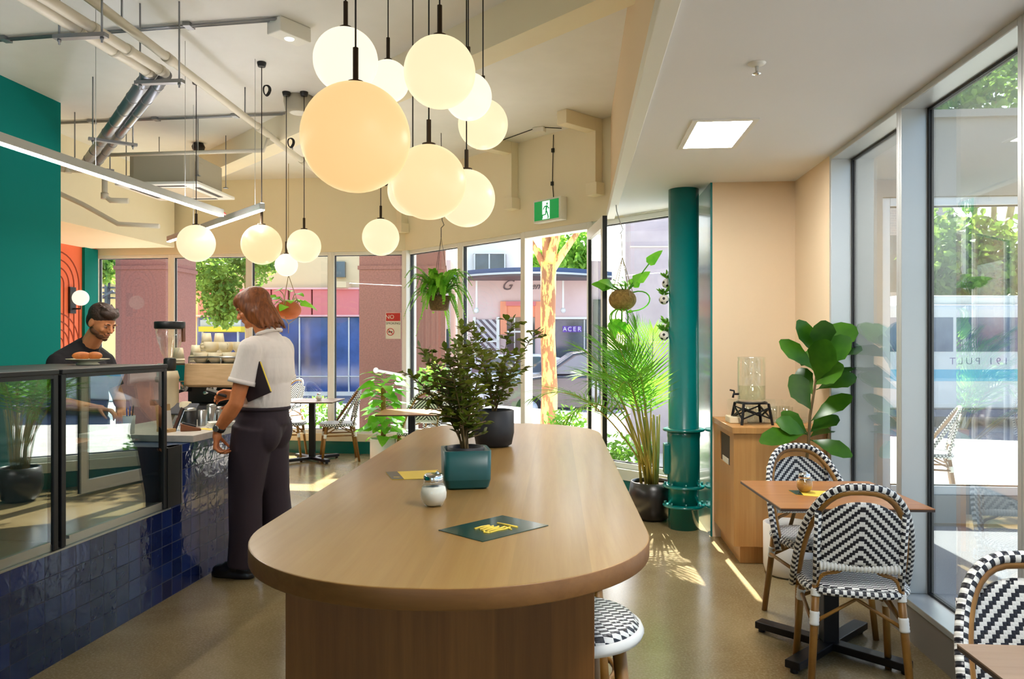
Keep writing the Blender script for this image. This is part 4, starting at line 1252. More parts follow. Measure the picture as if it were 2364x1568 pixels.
# ---------------------------------------------------------------- service counter and display case
KA, KB = C(-2.08, 3.30), C(-1.85, 5.14)
MK, _ = WM(KA, KB)
def K(u, v, z): return MK @ Vector((u, v, z))
UE = 2.48
ct = thing('service_counter', 'navy tiled service counter with a pale stone worktop', 'counter', (0, 0, 0)); ct.matrix_world = MK
b = MB(); b.box(-3.0, 1.08, 0.012, 0.72, 0.0, 0.50); b.box(1.08, UE, 0.012, 0.70, 0.0, 0.85); b.build('body', mat('counter_blue', (18, 52, 88), 0.35), ct)
b = MB()
b.quad((-3.0, 0, 0), (1.08, 0, 0), (1.08, 0, 0.50), (-3.0, 0, 0.50), uv=((-3, 0), (1.08, 0), (1.08, .5), (-3, .5)))
b.quad((1.08, 0, 0), (UE, 0, 0), (UE, 0, 0.85), (1.08, 0, 0.85), uv=((1.08, 0), (UE, 0), (UE, .85), (1.08, .85)))
b.quad((UE, 0, 0), (UE, 0.7, 0), (UE, 0.7, 0.85), (UE, 0, 0.85), uv=((0, 0), (.7, 0), (.7, .85), (0, .85)))
b.quad((-3.0, 0, 0.5), (1.08, 0, 0.5), (1.08, 0.012, 0.5), (-3.0, 0.012, 0.5)); b.quad((1.08, 0, 0.85), (UE, 0, 0.85), (UE, .012, .85), (1.08, .012, .85)); b.quad((1.08, 0, .5), (1.08, .012, .5), (1.08, .012, .85), (1.08, 0, .85))
b.build('tiled_front', m.tile, ct)
b = MB(); b.box(1.29, UE + 0.02, -0.02, 0.72, 0.852, 0.892); b.build('worktop', m.stone, ct, bevel=0.002)
b = MB(); b.box(-3.0, 1.08, -0.006, 0.03, 0.501, 0.509); b.build('edge_trim', m.steel, ct)

def display_case(u0, u1, label, shelf_items):
    t = thing('display_case', label, 'display case', (0, 0, 0), 0, 'glass display cases'); t.matrix_world = MK
    z0, z1, dp = 0.51, 1.325, 0.70
    b = MB(); b.box(u0, u1, 0.01, dp, z0, z0 + 0.03); b.build('base', m.steel, t)
    b = MB(); b.box(u0, u1, -0.005, dp, z1 - 0.022, z1); b.build('top', m.blackp, t, bevel=0.004)
    for u in (u0, u1 - 0.03):
        for va, vb in ((0, 0.035), (dp - 0.03, dp)):
            b = MB(); b.box(u, u + 0.03, va, vb, z0, z1 - 0.022); b.build('corner_post', m.blackp, t, bevel=0.003)
    b = MB(); b.box(u0 + 0.03, u1 - 0.03, 0, 0.02, z1 - 0.04, z1 - 0.022); b.build('header_bar', m.blackp, t)
    b = MB(); b.box(u0 + 0.03, u1 - 0.03, 0.008, 0.016, z0 + 0.03, z1 - 0.04); b.build('front_glass', m.glass_dark, t)
    b = MB(); b.box(u1 - 0.018, u1 - 0.012, 0.035, dp - 0.03, z0 + 0.03, z1 - 0.022); b.build('side_glass', m.glass_clear, t)
    b = MB(); b.box(u0 + 0.03, u1 - 0.03, dp - 0.02, dp - 0.012, z0 + 0.03, z1 - 0.022); b.build('back_door', mat('case_back', (60, 66, 66), 0.15, 0, 0.6), t)
    b = MB(); b.box(u0 + 0.035, u1 - 0.035, 0.14, dp - 0.05, 0.90, 0.906); b.build('glass_shelf', m.glass_clear, t)
    b = MB(); b.box(u0 + 0.05, u1 - 0.05, 0.0, 0.03, z0 + 0.03, z0 + 0.045); b.build('sill_rail', m.steel, t)
    return t
display_case(0.205, 1.05, 'black framed glass display case beside the stone worktop', 0)
display_case(-0.66, 0.185, 'black framed glass display case at the left edge of the photo', 0)
b = MB(); b.box(1.05, 1.19, -0.004, 0.05, 0.51, 0.85)
o = b.build('end_panel', m.blackp, None); o.parent = ct
b = MB(); b.box(1.19, 1.196, -0.006, 0.05, 0.50, 0.85); o = b.build('steel_edge', m.steel, ct)

# plate of pastries on the case
pl = C((203 - CXP) / F_PX * 4.2, 4.2, 1.3255)
t = thing('cake_plate', 'white footed plate on top of the display case', 'plate', tuple(pl))
b = MB(); b.lathe([(0.055, 0), (0.06, 0.004), (0.045, 0.012), (0.065, 0.02), (0.106, 0.030), (0.108, 0.034), (0.065, 0.026), (0.001, 0.024)], n=40, cap1=False); b.build('plate', m.ceramic, t)
for i, (dx, dy, a, lb) in enumerate(((-0.028, -0.01, 20, 'golden brown pastry on the left side of the plate'), (0.035, 0.005, -15, 'golden brown pastry on the right side of the plate'))):
    o = MB().ball((0, 0, 0), (0.05, 0.026, 0.022), 20, 12).build('pastry', m.pastry, None, loc=(pl.x + dx, pl.y + dy, pl.z + 0.05), rz=radians(a))
    tag(o, lb, 'pastry', 'pastries on the plate')
# ---------------------------------------------------------------- things on the counter
KZ = 0.892
def kp(px, Z, z=KZ): p = C((px - CXP) / F_PX * Z, Z, z); return (p.x, p.y, p.z)
KR = radians(-2.3)
t = thing('pen_cup', 'white cup of pens on the worktop behind the display case glass', 'cup', kp(298, 4.68))
b = MB(); b.lathe([(0.03, 0), (0.036, 0.11), (0.034, 0.11), (0.029, 0.006), (0.001, 0.005)], n=24, cap1=False); b.build('cup', m.paper, t)
for k, mt in enumerate((m.blue, m.blue, m.blackp)):
    b = MB(); b.tube([(0.01 * k - 0.01, 0, 0.008), (0.022 * k - 0.022, 0.01, 0.155 + 0.01 * k)], 0.004, 8); b.build('pen', mt, t)
t = thing('menu_holder', 'upright timber block holding cards at the near end of the worktop', 'card holder', kp(384, 4.78), radians(-20))
b = MB(); b.box(-0.05, 0.05, -0.03, 0.03, 0, 0.02); b.build('foot', m.kraft, t)
b = MB(); b.prism([(-0.028, 0.02), (0.0, 0.02), (-0.02, 0.17), (-0.045, 0.165)], -0.045, 0.045, Matrix.Rotation(pi / 2, 4, 'X')); b.build('board', m.kraft, t)
b = MB(); b.prism([(0.004, 0.02), (0.01, 0.02), (-0.008, 0.13), (-0.014, 0.13)], -0.04, 0.04, Matrix.Rotation(pi / 2, 4, 'X')); b.build('card', m.paper, t)
t = thing('tablet_stand', 'small lit tablet leaning on a stand on the worktop', 'tablet', kp(402, 4.84), radians(35))
Mx = Matrix.Rotation(radians(20), 4, 'Y')
b = MB(); b.box(-0.005, 0.005, -0.06, 0.06, 0.0, 0.15, Mx); b.build('tablet', m.blackp, t, bevel=0.002)
b = MB(); b.box(0.005, 0.0065, -0.052, 0.052, 0.01, 0.14, Mx); b.build('screen', m.screen, t)
b = MB(); b.bar((-0.06, 0, 0.003), (0.02, 0, 0.09), 0.02, 0.004); b.box(-0.07, 0.03, -0.03, 0.03, 0, 0.004); b.build('easel', m.steel, t)
t = thing('card_reader_block', 'small brown timber reader stand on the worktop edge', 'card reader', kp(440, 4.84), radians(30))
b = MB(); b.prism([(-0.06, 0), (0.06, 0), (0.06, 0.012), (-0.06, 0.05)], -0.035, 0.035, Matrix.Rotation(pi / 2, 4, 'X')); b.build('wedge', mat('brown_timber', (128, 74, 36), 0.45), t, bevel=0.003)
b = MB(); b.prism([(-0.05, 0.0495), (0.03, 0.0235), (0.031, 0.03), (-0.049, 0.056)], -0.026, 0.026, Matrix.Rotation(pi / 2, 4, 'X')); b.build('reader', m.blackp, t)
o = MB().box(-0.07, 0.07, -0.03, 0.03, 0, 0.002).build('yellow_leaflet', m.yellow, None, loc=kp(478, 4.92), rz=radians(-25)); tag(o, 'yellow leaflet flat on the worktop', 'leaflet')
def jar(px, Z, r, h, label, body, lid=None, name='canister', cat='canister', gr='jars along the worktop'):
    t = thing(name, label, cat, kp(px, Z), 0, gr)
    b = MB(); b.lathe([(r * 0.95, 0), (r, 0.006), (r, h), (r * 0.93, h), (r * 0.92, 0.01), (0.001, 0.008)], n=24, cap1=False); b.build('body', body, t)
    if lid: b = MB(); b.lathe([(r * 1.02, h), (r * 1.04, h + 0.012), (r * 0.6, h + 0.02)], n=24); b.build('lid', lid, t)
    return t
jar(438, 5.08, 0.042, 0.105, 'dark jar with a steel lid on the worktop', m.blackp, m.steel)
jar(468, 5.12, 0.03, 0.105, 'narrow steel jug on the worktop right of the dark jar', m.steel, None, 'milk_jug', 'jug')
jar(488, 5.2, 0.03, 0.12, 'tall steel canister on the worktop by the customer', m.steel, m.steel)
jar(507, 5.25, 0.028, 0.10, 'steel canister nearest the customer on the worktop', m.steel, m.steel)
t = thing('cup_stack', 'stack of upturned cream cups behind the dark jar', 'cups', kp(428, 5.28))
b = MB()
for k in range(2): b.lathe([(0.046, 0.07 * k), (0.044, 0.075 * k + 0.01), (0.038, 0.075 * k + 0.07), (0.02, 0.075 * k + 0.075)], n=24)
b.build('cups', m.ceramic, t)
t = thing('napkin_pile', 'loose pile of white napkins on the worktop before the customer', 'napkins', kp(512, 5.05), radians(20))
b = MB()
for k in range(6): b.box(-0.075 + R.uniform(-.01, .01), 0.075, -0.06, 0.06 + R.uniform(-.01, .01), 0.006 * k, 0.006 * k + 0.005, Matrix.Rotation(R.uniform(-.3, .3), 4, 'Z'))
b.build('napkins', m.paper, t)

t = thing('till_screen', 'grey till screen seen edge-on from behind on the worktop', 'till', kp(402, 5.16), radians(-6))
b = MB(); b.box(-0.11, 0.11, -0.006, 0.006, 0.10, 0.20, Matrix.Rotation(radians(-48), 4, 'X') @ Matrix.Translation((0, -0.02, -0.02))); b.build('screen', m.greydk, t, bevel=0.003)
b = MB(); b.bar((0, 0.0, 0.0), (0, 0.09, 0.10), 0.05, 0.012); b.box(-0.07, 0.07, -0.05, 0.05, 0, 0.008); b.build('stand', m.steel, t)

# coffee grinder
t = thing('coffee_grinder', 'coffee grinder with a tall clear bean hopper', 'coffee grinder', kp(392, 5.30), radians(-3))
b = MB(); b.lathe([(0.075, 0), (0.075, 0.03), (0.058, 0.05), (0.058, 0.30), (0.064, 0.31), (0.05, 0.36)], n=28); b.build('body', m.grinder, t)
b = MB(); b.lathe([(0.034, 0.36), (0.04, 0.38), (0.04, 0.44), (0.03, 0.45)], n=24); b.build('collar', m.blackp, t)
b = MB(); b.lathe([(0.034, 0.44), (0.06, 0.50), (0.084, 0.58), (0.092, 0.65), (0.089, 0.65), (0.08, 0.58), (0.056, 0.50), (0.03, 0.445)], n=32, cap0=False, cap1=False); b.build('hopper', m.glass_clear, t)
b = MB(); b.lathe([(0.094, 0.648), (0.1, 0.655), (0.1, 0.695), (0.094, 0.70)], n=32); b.build('lid', m.blackp, t)
b = MB(); b.box(0.086, 0.098, 0.0, 0.03, 0.56, 0.67); b.build('hopper_bracket', mat('brown_leather', (120, 70, 40), 0.5), t)
b = MB(); b.tube([(-0.05, 0, 0.30), (-0.10, 0, 0.30)], 0.022, 12); b.box(-0.13, -0.06, -0.03, 0.03, 0.12, 0.16); b.build('dosing_spout', m.blackp, t, bevel=0.003)

# espresso machine
em = thing('espresso_machine', 'espresso machine with a pale timber back panel and cups on top', 'espresso machine', kp(505, 5.62), radians(-2))
b = MB(); b.box(-0.40, 0.36, -0.15, 0.24, 0.27, 0.405); b.build('body', m.chrome, em, bevel=0.012)
b = MB(); b.box(-0.40, 0.32, -0.10, 0.24, 0.0, 0.10); b.box(-0.30, 0.30, 0.10, 0.24, 0.10, 0.27); b.build('base', m.greydk, em, bevel=0.01)
b = MB(); b.prism([(-0.20, 0.405), (-0.152, 0.405), (-0.152, 0.235), (-0.215, 0.255)], -0.37, 0.15, Matrix(((0, 0, -1, 0), (1, 0, 0, 0), (0, 1, 0, 0), (0, 0, 0, 1)))); b.build('timber_panel', m.lw, em, bevel=0.004)
b = MB(); b.box(0.19, 0.21, -0.15, 0.10, 0.08, 0.29); b.build('side_panel', m.teal, em)
for x in (-0.22, 0.0):
    b = MB(); b.lathe([(0.04, 0.20), (0.04, 0.28), (0.03, 0.30)], (x, -0.06, 0), 20); b.tube([(x, -0.06, 0.215), (x, -0.2, 0.2)], 0.012, 10); b.build('group_head', m.chrome, em)
b = MB(); b.tube([(-0.33, -0.1, 0.30), (-0.35, -0.14, 0.2), (-0.34, -0.16, 0.09)], 0.006, 8); b.build('steam_wand', m.chrome, em)
b = MB()
for y in (-0.16, 0.22): b.tube([(-0.14, y, 0.45), (0.35, y, 0.45)], 0.008, 8)
for x in (-0.14, 0.1, 0.35):
    b.tube([(x, -0.16, 0.40), (x, -0.16, 0.45)], 0.006, 8); b.tube([(x, 0.22, 0.40), (x, 0.22, 0.45)], 0.006, 8)
b.build('cup_rail', m.steel, em)
for x in (-0.36, 0.28):
    for y in (-0.06, 0.2):
        b = MB(); b.lathe([(0.025, -0.0), (0.02, 0.004)], (x, y, 0), 12)
        b.build('foot', m.blackp, em)
EMZ = KZ + 0.407
eM = Matrix.Translation(Vector(kp(505, 5.62, 0))) @ Matrix.Rotation(radians(-2), 4, 'Z')
def cup_mesh(r, h, handle=True):
    b = MB(); b.lathe([(r * 0.55, 0), (r * 0.8, h * 0.25), (r, h), (r * 0.92, h), (r * 0.7, h * 0.25), (0.001, h * 0.12)], n=20, cap1=False)
    me = thing_mesh = b
    return b
gcup = 'cream cups on the espresso machine'
cp = thing('coffee_cup', 'cream coffee cup on the espresso machine, front row, left end', 'cup', (0, 0, 0), 0, gcup)
b = MB(); b.lathe([(0.032, 0), (0.048, 0.02), (0.054, 0.075), (0.050, 0.075), (0.044, 0.02), (0.001, 0.01)], n=22, cap1=False); b.build('bowl', m.ceramic, cp)
b = MB(); b.tube([(0.05, 0, 0.062), (0.074, 0, 0.06), (0.076, 0, 0.035), (0.046, 0, 0.025)], 0.0055, 8); b.build('handle', m.ceramic, cp)
spots = []
for r_, (y0, z0, nm, xs) in enumerate(((-0.085, 0, 'front row', (-0.09, 0.02, 0.13, 0.24, 0.33)), (0.03, 0, 'middle row', (-0.10, 0.01, 0.12, 0.23, 0.33)), (0.15, 0, 'back row', (0.02, 0.13, 0.24)), (-0.03, 0.078, 'second layer', (-0.04, 0.07, 0.18, 0.28)))):
    for i_, x_ in enumerate(xs):
        spots.append((x_, y0 + 0.006 * (i_ % 2), z0, 37 * (i_ * 3 + r_ * 5) % 360, nm + ', ' + ('left end', 'second from the left', 'third from the left', 'fourth from the left', 'right end')[i_]))
for i, (x, y, z, a, lb) in enumerate(spots):
    q = eM @ Vector((x, y, 0)); loc = (q.x, q.y, EMZ + z)
    if i == 0: cp.location = loc; cp.rotation_euler = (0, 0, radians(a))
    else: copy_tree(cp, loc, radians(a), 'cream coffee cup on the espresso machine, ' + lb)
def takeaway(px, Z, z, n, label):
    t = thing('paper_cup_stack', label, 'paper cups', kp(px, Z, z), 0, 'stacks of paper cups')
    b = MB()
    for k in range(n): b.lathe([(0.043, 0.018 * k), (0.044, 0.018 * k + 0.006), (0.042, 0.018 * k + 0.007), (0.041, 0.018 * k + 0.016)], n=24)
    b.lathe([(0.041, 0.018 * n - 0.012), (0.030, 0.018 * n + 0.075)], n=24)
    b.build('cups', m.ceramic, t)
takeaway(412, 5.50, EMZ, 2, 'short upturned stack of cream paper cups left of the cup rows, by the grinder')
takeaway(477, 5.80, EMZ, 8, 'tall stack of upturned cream paper cups, left of the pair')
takeaway(506, 5.82, EMZ, 8, 'tall stack of upturned cream paper cups, right of the pair')
takeaway(452, 5.74, EMZ, 3, 'short stack of upturned cream paper cups beside the tall pair')

# ---------------------------------------------------------------- potted and hanging plants
def frond(fo, st, base, tip, lift, n, L, w, mi=0, droop=0.35, rr=R, shape='blade', thick=0.005, start=0.3):
    base, tip = Vector(base), Vector(tip)
    mid = base.lerp(tip, 0.5) + Vector((0, 0, lift))
    pts = bez(base, base.lerp(mid, 0.7) + Vector((0, 0, lift * .3)), mid + (tip - base) * 0.15 + Vector((0, 0, lift * 0.25)), tip, 14)
    st.tube(pts, [thick * (1 - 0.8 * k / 14) for k in range(15)], 5)
    d0 = (tip - base); side = Vector((d0.y, -d0.x, 0))
    if side.length < 1e-3: side = Vector((1, 0, 0))
    side.normalize()
    for i in range(n):
        t = start + (1 - start) * i / (n - 1)
        j = min(int(t * 14), 13); p = pts[j].lerp(pts[j + 1], t * 14 - j)
        ax_ = (pts[j + 1] - pts[j]).normalized()
        up = ax_.cross(side).normalized()
        if up.z < 0: up = -up
        k = (0.55 + 0.9 * sin(pi * min(1, (i + 2) / (n + 1)) ** 0.8)) * L * (1 - 0.35 * i / n)
        for s_ in (-1, 1):
            dv = (side * s_ * (1.0 - 0.5 * i / n) + ax_ * (0.55 + 0.7 * i / n) + up * 0.22).normalized()
            fo.leaf(p, dv, up + side * s_ * 0.2, k * rr.uniform(.85, 1.1), w, droop * rr.uniform(.6, 1.3), 0.12, 3, shape, mi)

pb = Vector((0.615, 6.37, 0))
palm = thing('potted_palm', 'tall feathery palm in a round black pot beside the teal column', 'potted plant', tuple(pb))
b = MB(); b.lathe([(0.11, 0), (0.15, 0.03), (0.186, 0.13), (0.19, 0.2), (0.172, 0.31), (0.158, 0.312), (0.16, 0.28)], n=40, cap1=False); b.build('pot', m.pot_dark, palm)
b = MB(); b.lathe([(0.001, 0.285), (0.162, 0.28)], n=24, cap0=False, cap1=False); b.build('soil', m.soil, palm)
fo, stt = MB(), MB()
rr = random.Random(21)
tips = [((-0.95, -0.55, 1.02), 0.22), ((-0.62, -0.25, 1.38), 0.20), ((-0.35, -0.35, 1.52), 0.12), ((-0.12, 0.1, 1.62), 0.06), ((0.04, 0.28, 1.55), 0.06), ((-0.45, 0.2, 1.45), 0.15),
        ((-0.72, -0.65, 0.84), 0.30), ((-0.3, -0.62, 1.10), 0.26), ((-0.16, -0.5, 1.2), 0.22), ((-0.2, 0.42, 1.3), 0.2), ((0.0, 0.42, 1.05), 0.22), ((-0.5, -0.05, 1.08), 0.28), ((-0.24, -0.34, 1.4), 0.16), ((-0.2, -0.15, 1.5), 0.12),
        ((-0.6, 0.3, 1.15), 0.2), ((-0.3, 0.05, 1.25), 0.2)]
for i, (tp, lf) in enumerate(tips):
    a = rr.uniform(0, 6.28); r0 = rr.uniform(0.01, 0.07)
    frond(fo, stt, (r0 * cos(a), r0 * sin(a), 0.27), tp, lf + 0.12, 20, 0.30, 0.017, rr=rr, thick=0.009, start=0.40, droop=0.30)
for i in range(9):
    a = rr.uniform(0, 6.28); r0 = rr.uniform(0.02, 0.09)
    stt.tube([(r0 * cos(a), r0 * sin(a), 0.27), (r0 * 1.3 * cos(a), r0 * 1.3 * sin(a), 0.55), (r0 * 2.2 * cos(a) - 0.03, r0 * 2.2 * sin(a), 0.85)], [0.012, 0.01, 0.006], 8)
stt.build('canes', mat('palm_cane', (176, 150, 62), 0.5, var=(6, (120, 130, 50), 0.9)), palm); fo.build('fronds', m.lf_palm, palm)

# fiddle leaf fig
fb = C((1820 - CXP) / F_PX * 4.80, 4.80)
fig = thing('fiddle_leaf_fig', 'fiddle leaf fig with big glossy leaves in a white pot by the cabinet', 'potted plant', (fb.x, fb.y, 0))
b = MB(); b.lathe([(0.115, 0), (0.138, 0.015), (0.15, 0.06), (0.152, 0.32), (0.138, 0.322), (0.136, 0.26)], n=40, cap1=False); b.build('pot', m.pot_white, fig)
b = MB(); b.lathe([(0.001, 0.27), (0.138, 0.265)], n=24, cap0=False, cap1=False); b.build('soil', m.soil, fig)
def fl_(px, py, Z): return at(px, py, Z) - Vector((fb.x, fb.y, 0))
tr = [Vector((0, 0, 0.26)), fl_(1858, 1100, 4.8), fl_(1866, 1030, 4.8), fl_(1870, 960, 4.8), fl_(1880, 900, 4.8), fl_(1888, 840, 4.8), fl_(1892, 800, 4.8)]
b = MB(); b.tube(tr, [0.012, 0.011, 0.010, 0.009, 0.008, 0.006, 0.004], 8); b.build('trunk', m.twig, fig)
b = MB()
for (x0, y0, x1, y1, dz, w, dp) in (
        (1866, 1000, 1778, 1008, -0.12, .13, .25), (1866, 1005, 1808, 975, -0.05, .12, .2), (1866, 1002, 1815, 955, 0.10, .10, .15), (1868, 1000, 1922, 960, 0.05, .13, .2), (1868, 1010, 1918, 985, 0.12, .10, .2),
        (1868, 1015, 1948, 1040, -0.15, .10, .35), (1868, 975, 1950, 918, -0.03, .11, .2), (1874, 950, 1836, 880, -0.08, .14, .1), (1878, 915, 1850, 858, 0.10, .08, .1),
        (1884, 900, 1962, 868, -0.02, .13, .2), (1886, 880, 1960, 835, 0.10, .13, .2), (1884, 885, 1905, 800, -0.14, .17, .05), (1888, 850, 1950, 790, -0.12, .17, .1), (1888, 860, 1815, 795, 0.02, .11, .1),
        (1890, 830, 1852, 752, -0.03, .11, .1), (1890, 840, 1858, 830, 0.08, .12, .1), (1892, 820, 1900, 752, -0.08, .15, .05), (1892, 815, 1960, 758, 0.0, .18, .12), (1892, 830, 1972, 795, 0.06, .16, .2),
        (1888, 870, 1880, 810, 0.12, .14, .1), (1892, 810, 1915, 755, 0.1, .13, .05), (1880, 890, 1932, 850, -0.14, .15, .15)):
    p0, p1 = fl_(x0, y0, 4.8), fl_(x1, y1, 4.8 + dz)
    d_ = p1 - p0; L = d_.length * 1.08
    b.tube([p0, p0 + d_ * 0.12], 0.003, 5)
    toc = Vector((0, 0, HC)) - (p0 + Vector((fb.x, fb.y, 0)))
    up = (toc.normalized() * 0.75 + Vector((0, 0, 0.65)) + Vector((R.uniform(-.3, .3), 0, R.uniform(-.2, .2))))
    b.leaf(p0 + d_ * 0.08, d_ + up.normalized() * d_.length * dp * 0.5, up, L, max(w, 0.10), dp, 0.14, 8, 'fiddle')
b.build('leaves', m.lf_fig, fig)

# moss pole plant
mp = C((885 - CXP) / F_PX * 8.45, 8.45)
mo = thing('moss_pole_plant', 'bright green climbing plant on a moss pole in a white pot', 'potted plant', (mp.x, mp.y, 0))
b = MB(); b.lathe([(0.13, 0), (0.145, 0.01), (0.145, 0.39), (0.132, 0.392), (0.13, 0.34)], n=32, cap1=False); b.build('pot', m.pot_white, mo)
b = MB(); b.lathe([(0.001, 0.35), (0.132, 0.345)], n=24, cap0=False, cap1=False); b.build('soil', m.soil, mo)
b = MB(); b.tube([(0, 0, 0.33), (0, 0, 0.96)], 0.028, 12); b.build('moss_pole', m.coir, mo)
b = MB(); rr = random.Random(3)
for i in range(64):
    z = 0.40 + 0.68 * (i / 63) ** 0.9; a = i * 2.4 + rr.uniform(-.5, .5)
    dv = Vector((cos(a), sin(a), rr.uniform(-.1, .45)))
    q = Vector((0.03 * cos(a), 0.03 * sin(a), z)); e = q + dv * rr.uniform(.05, .12)
    b.tube([q, e], 0.004, 5)
    b.leaf(e, dv + Vector((0, 0, -.25)), Vector((rr.uniform(-.3, .3), rr.uniform(-.6, 0), 1)), rr.uniform(.13, .19), rr.uniform(.10, .14), .3, .12, 5, 'heart')
b.build('leaves', m.lf_pothos, mo)

def ropes(t, zt, zp, r, top, n=3, name='hanger_rope'):
    b = MB()
    b.tube([(0, 0, zt), (0, 0, top)], 0.004, 6)
    for k in range(n):
        a = 2 * pi * k / n + 0.4
        b.tube([(0, 0, zt), (r * cos(a), r * sin(a), zp), (r * 0.8 * cos(a), r * 0.8 * sin(a), zp - r * 0.9), (0, 0, zp - r * 1.5), (0, 0, zp - r * 2.4)], 0.004, 6)
    b.build(name, m.rope, t)

# hanging fern
fp = at(1014, 688, 7.9)
fe = thing('hanging_fern', 'large green fern in a wicker basket hanging by the corner window', 'hanging plant', tuple(fp))
b = MB(); b.lathe([(0.08, -0.13), (0.095, -0.11), (0.115, 0.0), (0.118, 0.02), (0.11, 0.02), (0.10, 0.0)], n=28, cap1=False); b.build('basket', m.wicker, fe)
b = MB(); b.lathe([(0.001, 0.02), (0.12, 0.015)], n=20, cap0=False, cap1=False); b.build('soil', m.soil, fe)
b = MB(); zt = CEIL - fp.z
b.tube([(0.02, 0, 0.62), (0.02, 0, 0.72), (0.05, 0, 0.75), (0.03, 0, 0.8), (0.02, 0, zt)], 0.004, 6)
for k in range(3): a = 2.1 * k; b.tube([(0.02, 0, 0.62), (0.12 * cos(a), 0.12 * sin(a), 0.02)], 0.002, 5)
b.build('hook_wire', m.cable, fe)
fo, stt = MB(), MB(); rr = random.Random(9)
for i in range(48):
    a = i * 2.4 + rr.uniform(-.3, .3); ln = rr.uniform(.20, .38)
    z1 = rr.uniform(-.22, .16) if i % 3 else rr.uniform(.1, .24)
    frond(fo, stt, (0.05 * cos(a), 0.05 * sin(a), 0.02), (ln * cos(a), ln * sin(a), z1), rr.uniform(.12, .22), 28, 0.055, 0.017, rr=rr, thick=0.003, start=0.10, droop=.15, shape='ovate')
for (dx, dy, dz) in ((-.22, -.1, -.38), (.22, -.05, -.3), (.1, .1, -.45)):
    frond(fo, stt, (0.1 * dx, 0.1 * dy, 0.0), (dx, dy, dz), .16, 24, .06, .016, rr=rr, thick=.003, start=.15, droop=.2, shape='ovate')
stt.build('stalks', m.stem, fe); fo.build('fronds', m.lf_fern, fe)

# terracotta hanging pot far left
hp = at(666, 716, 9.25)
ht = thing('hanging_pot', 'terracotta pot of trailing leaves hanging in jute by the back window', 'hanging plant', tuple(hp))
b = MB(); b.ball((0, 0, 0), (0.15, 0.15, 0.115), 28, 14); b.build('pot', m.terracotta, ht)
ropes(ht, 0.42, 0.03, 0.13, CEIL - hp.z, 3)
b = MB(); rr = random.Random(4)
for i in range(13):
    a = i * 2.4; dv = Vector((cos(a), sin(a), rr.uniform(.2, .8)))
    q = Vector((0.06 * cos(a), 0.06 * sin(a), 0.08)); e = q + dv * rr.uniform(.08, .2) + Vector((0, 0, rr.uniform(-.1, .08)))
    b.tube([q, q.lerp(e, .5) + Vector((0, 0, .04)), e], 0.004, 5); b.leaf(e, dv + Vector((0, 0, -.5)), (rr.uniform(-.4, .4), rr.uniform(-.8, 0), 1), rr.uniform(.12, .17), .11, .3, .12, 5, 'heart')
b.build('leaves', m.lf_pothos, ht)

# coir ball hanging planter near the column
hp = at(1437, 692, 6.55)
hc = thing('hanging_planter', 'mossy coir ball planter hanging in rope by the open door', 'hanging plant', tuple(hp))
b = MB(); b.ball((0, 0, 0), (0.118, 0.118, 0.095), 30, 16); b.build('coir_ball', m.coir, hc)
b = MB(); zt = LOW - hp.z
b.tube([(-0.02, 0, 0.56), (0.005, 0, 0.60), (-0.02, 0, 0.66), (-0.05, 0, 0.76), (-0.055, 0, zt), (-0.03, 0, zt)], 0.0045, 6); b.build('hook', m.steel, hc)
b = MB()
for k in range(4):
    a = 2 * pi * k / 4 + .5
    b.tube([(-0.01, 0, 0.56), (0, 0, 0.36), (0.115 * cos(a), 0.115 * sin(a), 0.03), (0.09 * cos(a), 0.09 * sin(a), -0.06), (0, 0, -0.105), (0, 0, -0.24)], 0.0035, 6)
b.build('hanger_rope', m.rope, hc)
b = MB(); rr = random.Random(6)
def lstem(pts, L, W, up=(0, -0.7, .7)):
    b.tube(bez(*pts, 10), 0.006, 6); b.leaf(pts[3], Vector(pts[3]) - Vector(pts[2]), up, L, W, .25, .12, 6, 'heart')
lstem(((.05, 0, .08), (.12, 0, .16), (.16, 0, .22), (.22, -.02, .30)), .16, .10)
lstem(((.08, 0, .06), (.26, 0, .12), (.30, 0, -.08), (.08, 0, -.10)), .05, .04)
for i in range(12):
    a = i * 2.4; dv = Vector((cos(a) - .5, sin(a), .5)).normalized()
    q = Vector((0.05 * cos(a), 0.05 * sin(a), .08)); e = q + dv * rr.uniform(.05, .12)
    lstem((q, q.lerp(e, .4), q.lerp(e, .7), e), rr.uniform(.10, .15), .10, (rr.uniform(-.4, .4), -.7, .6))
for i in range(6):
    a = 2.6 + i * 0.5; e = Vector((0.10 * cos(a) + .0, 0.08 * sin(a), -.17 - .02 * (i % 3)))
    lstem(((0.05 * cos(a), .05 * sin(a), -.08), (0.1 * cos(a), .1 * sin(a), -.1), (0.12 * cos(a), .1 * sin(a), -.14), e), .14, .075, (0, -.8, .4))
b.build('leaves', m.lf_pothos, hc)

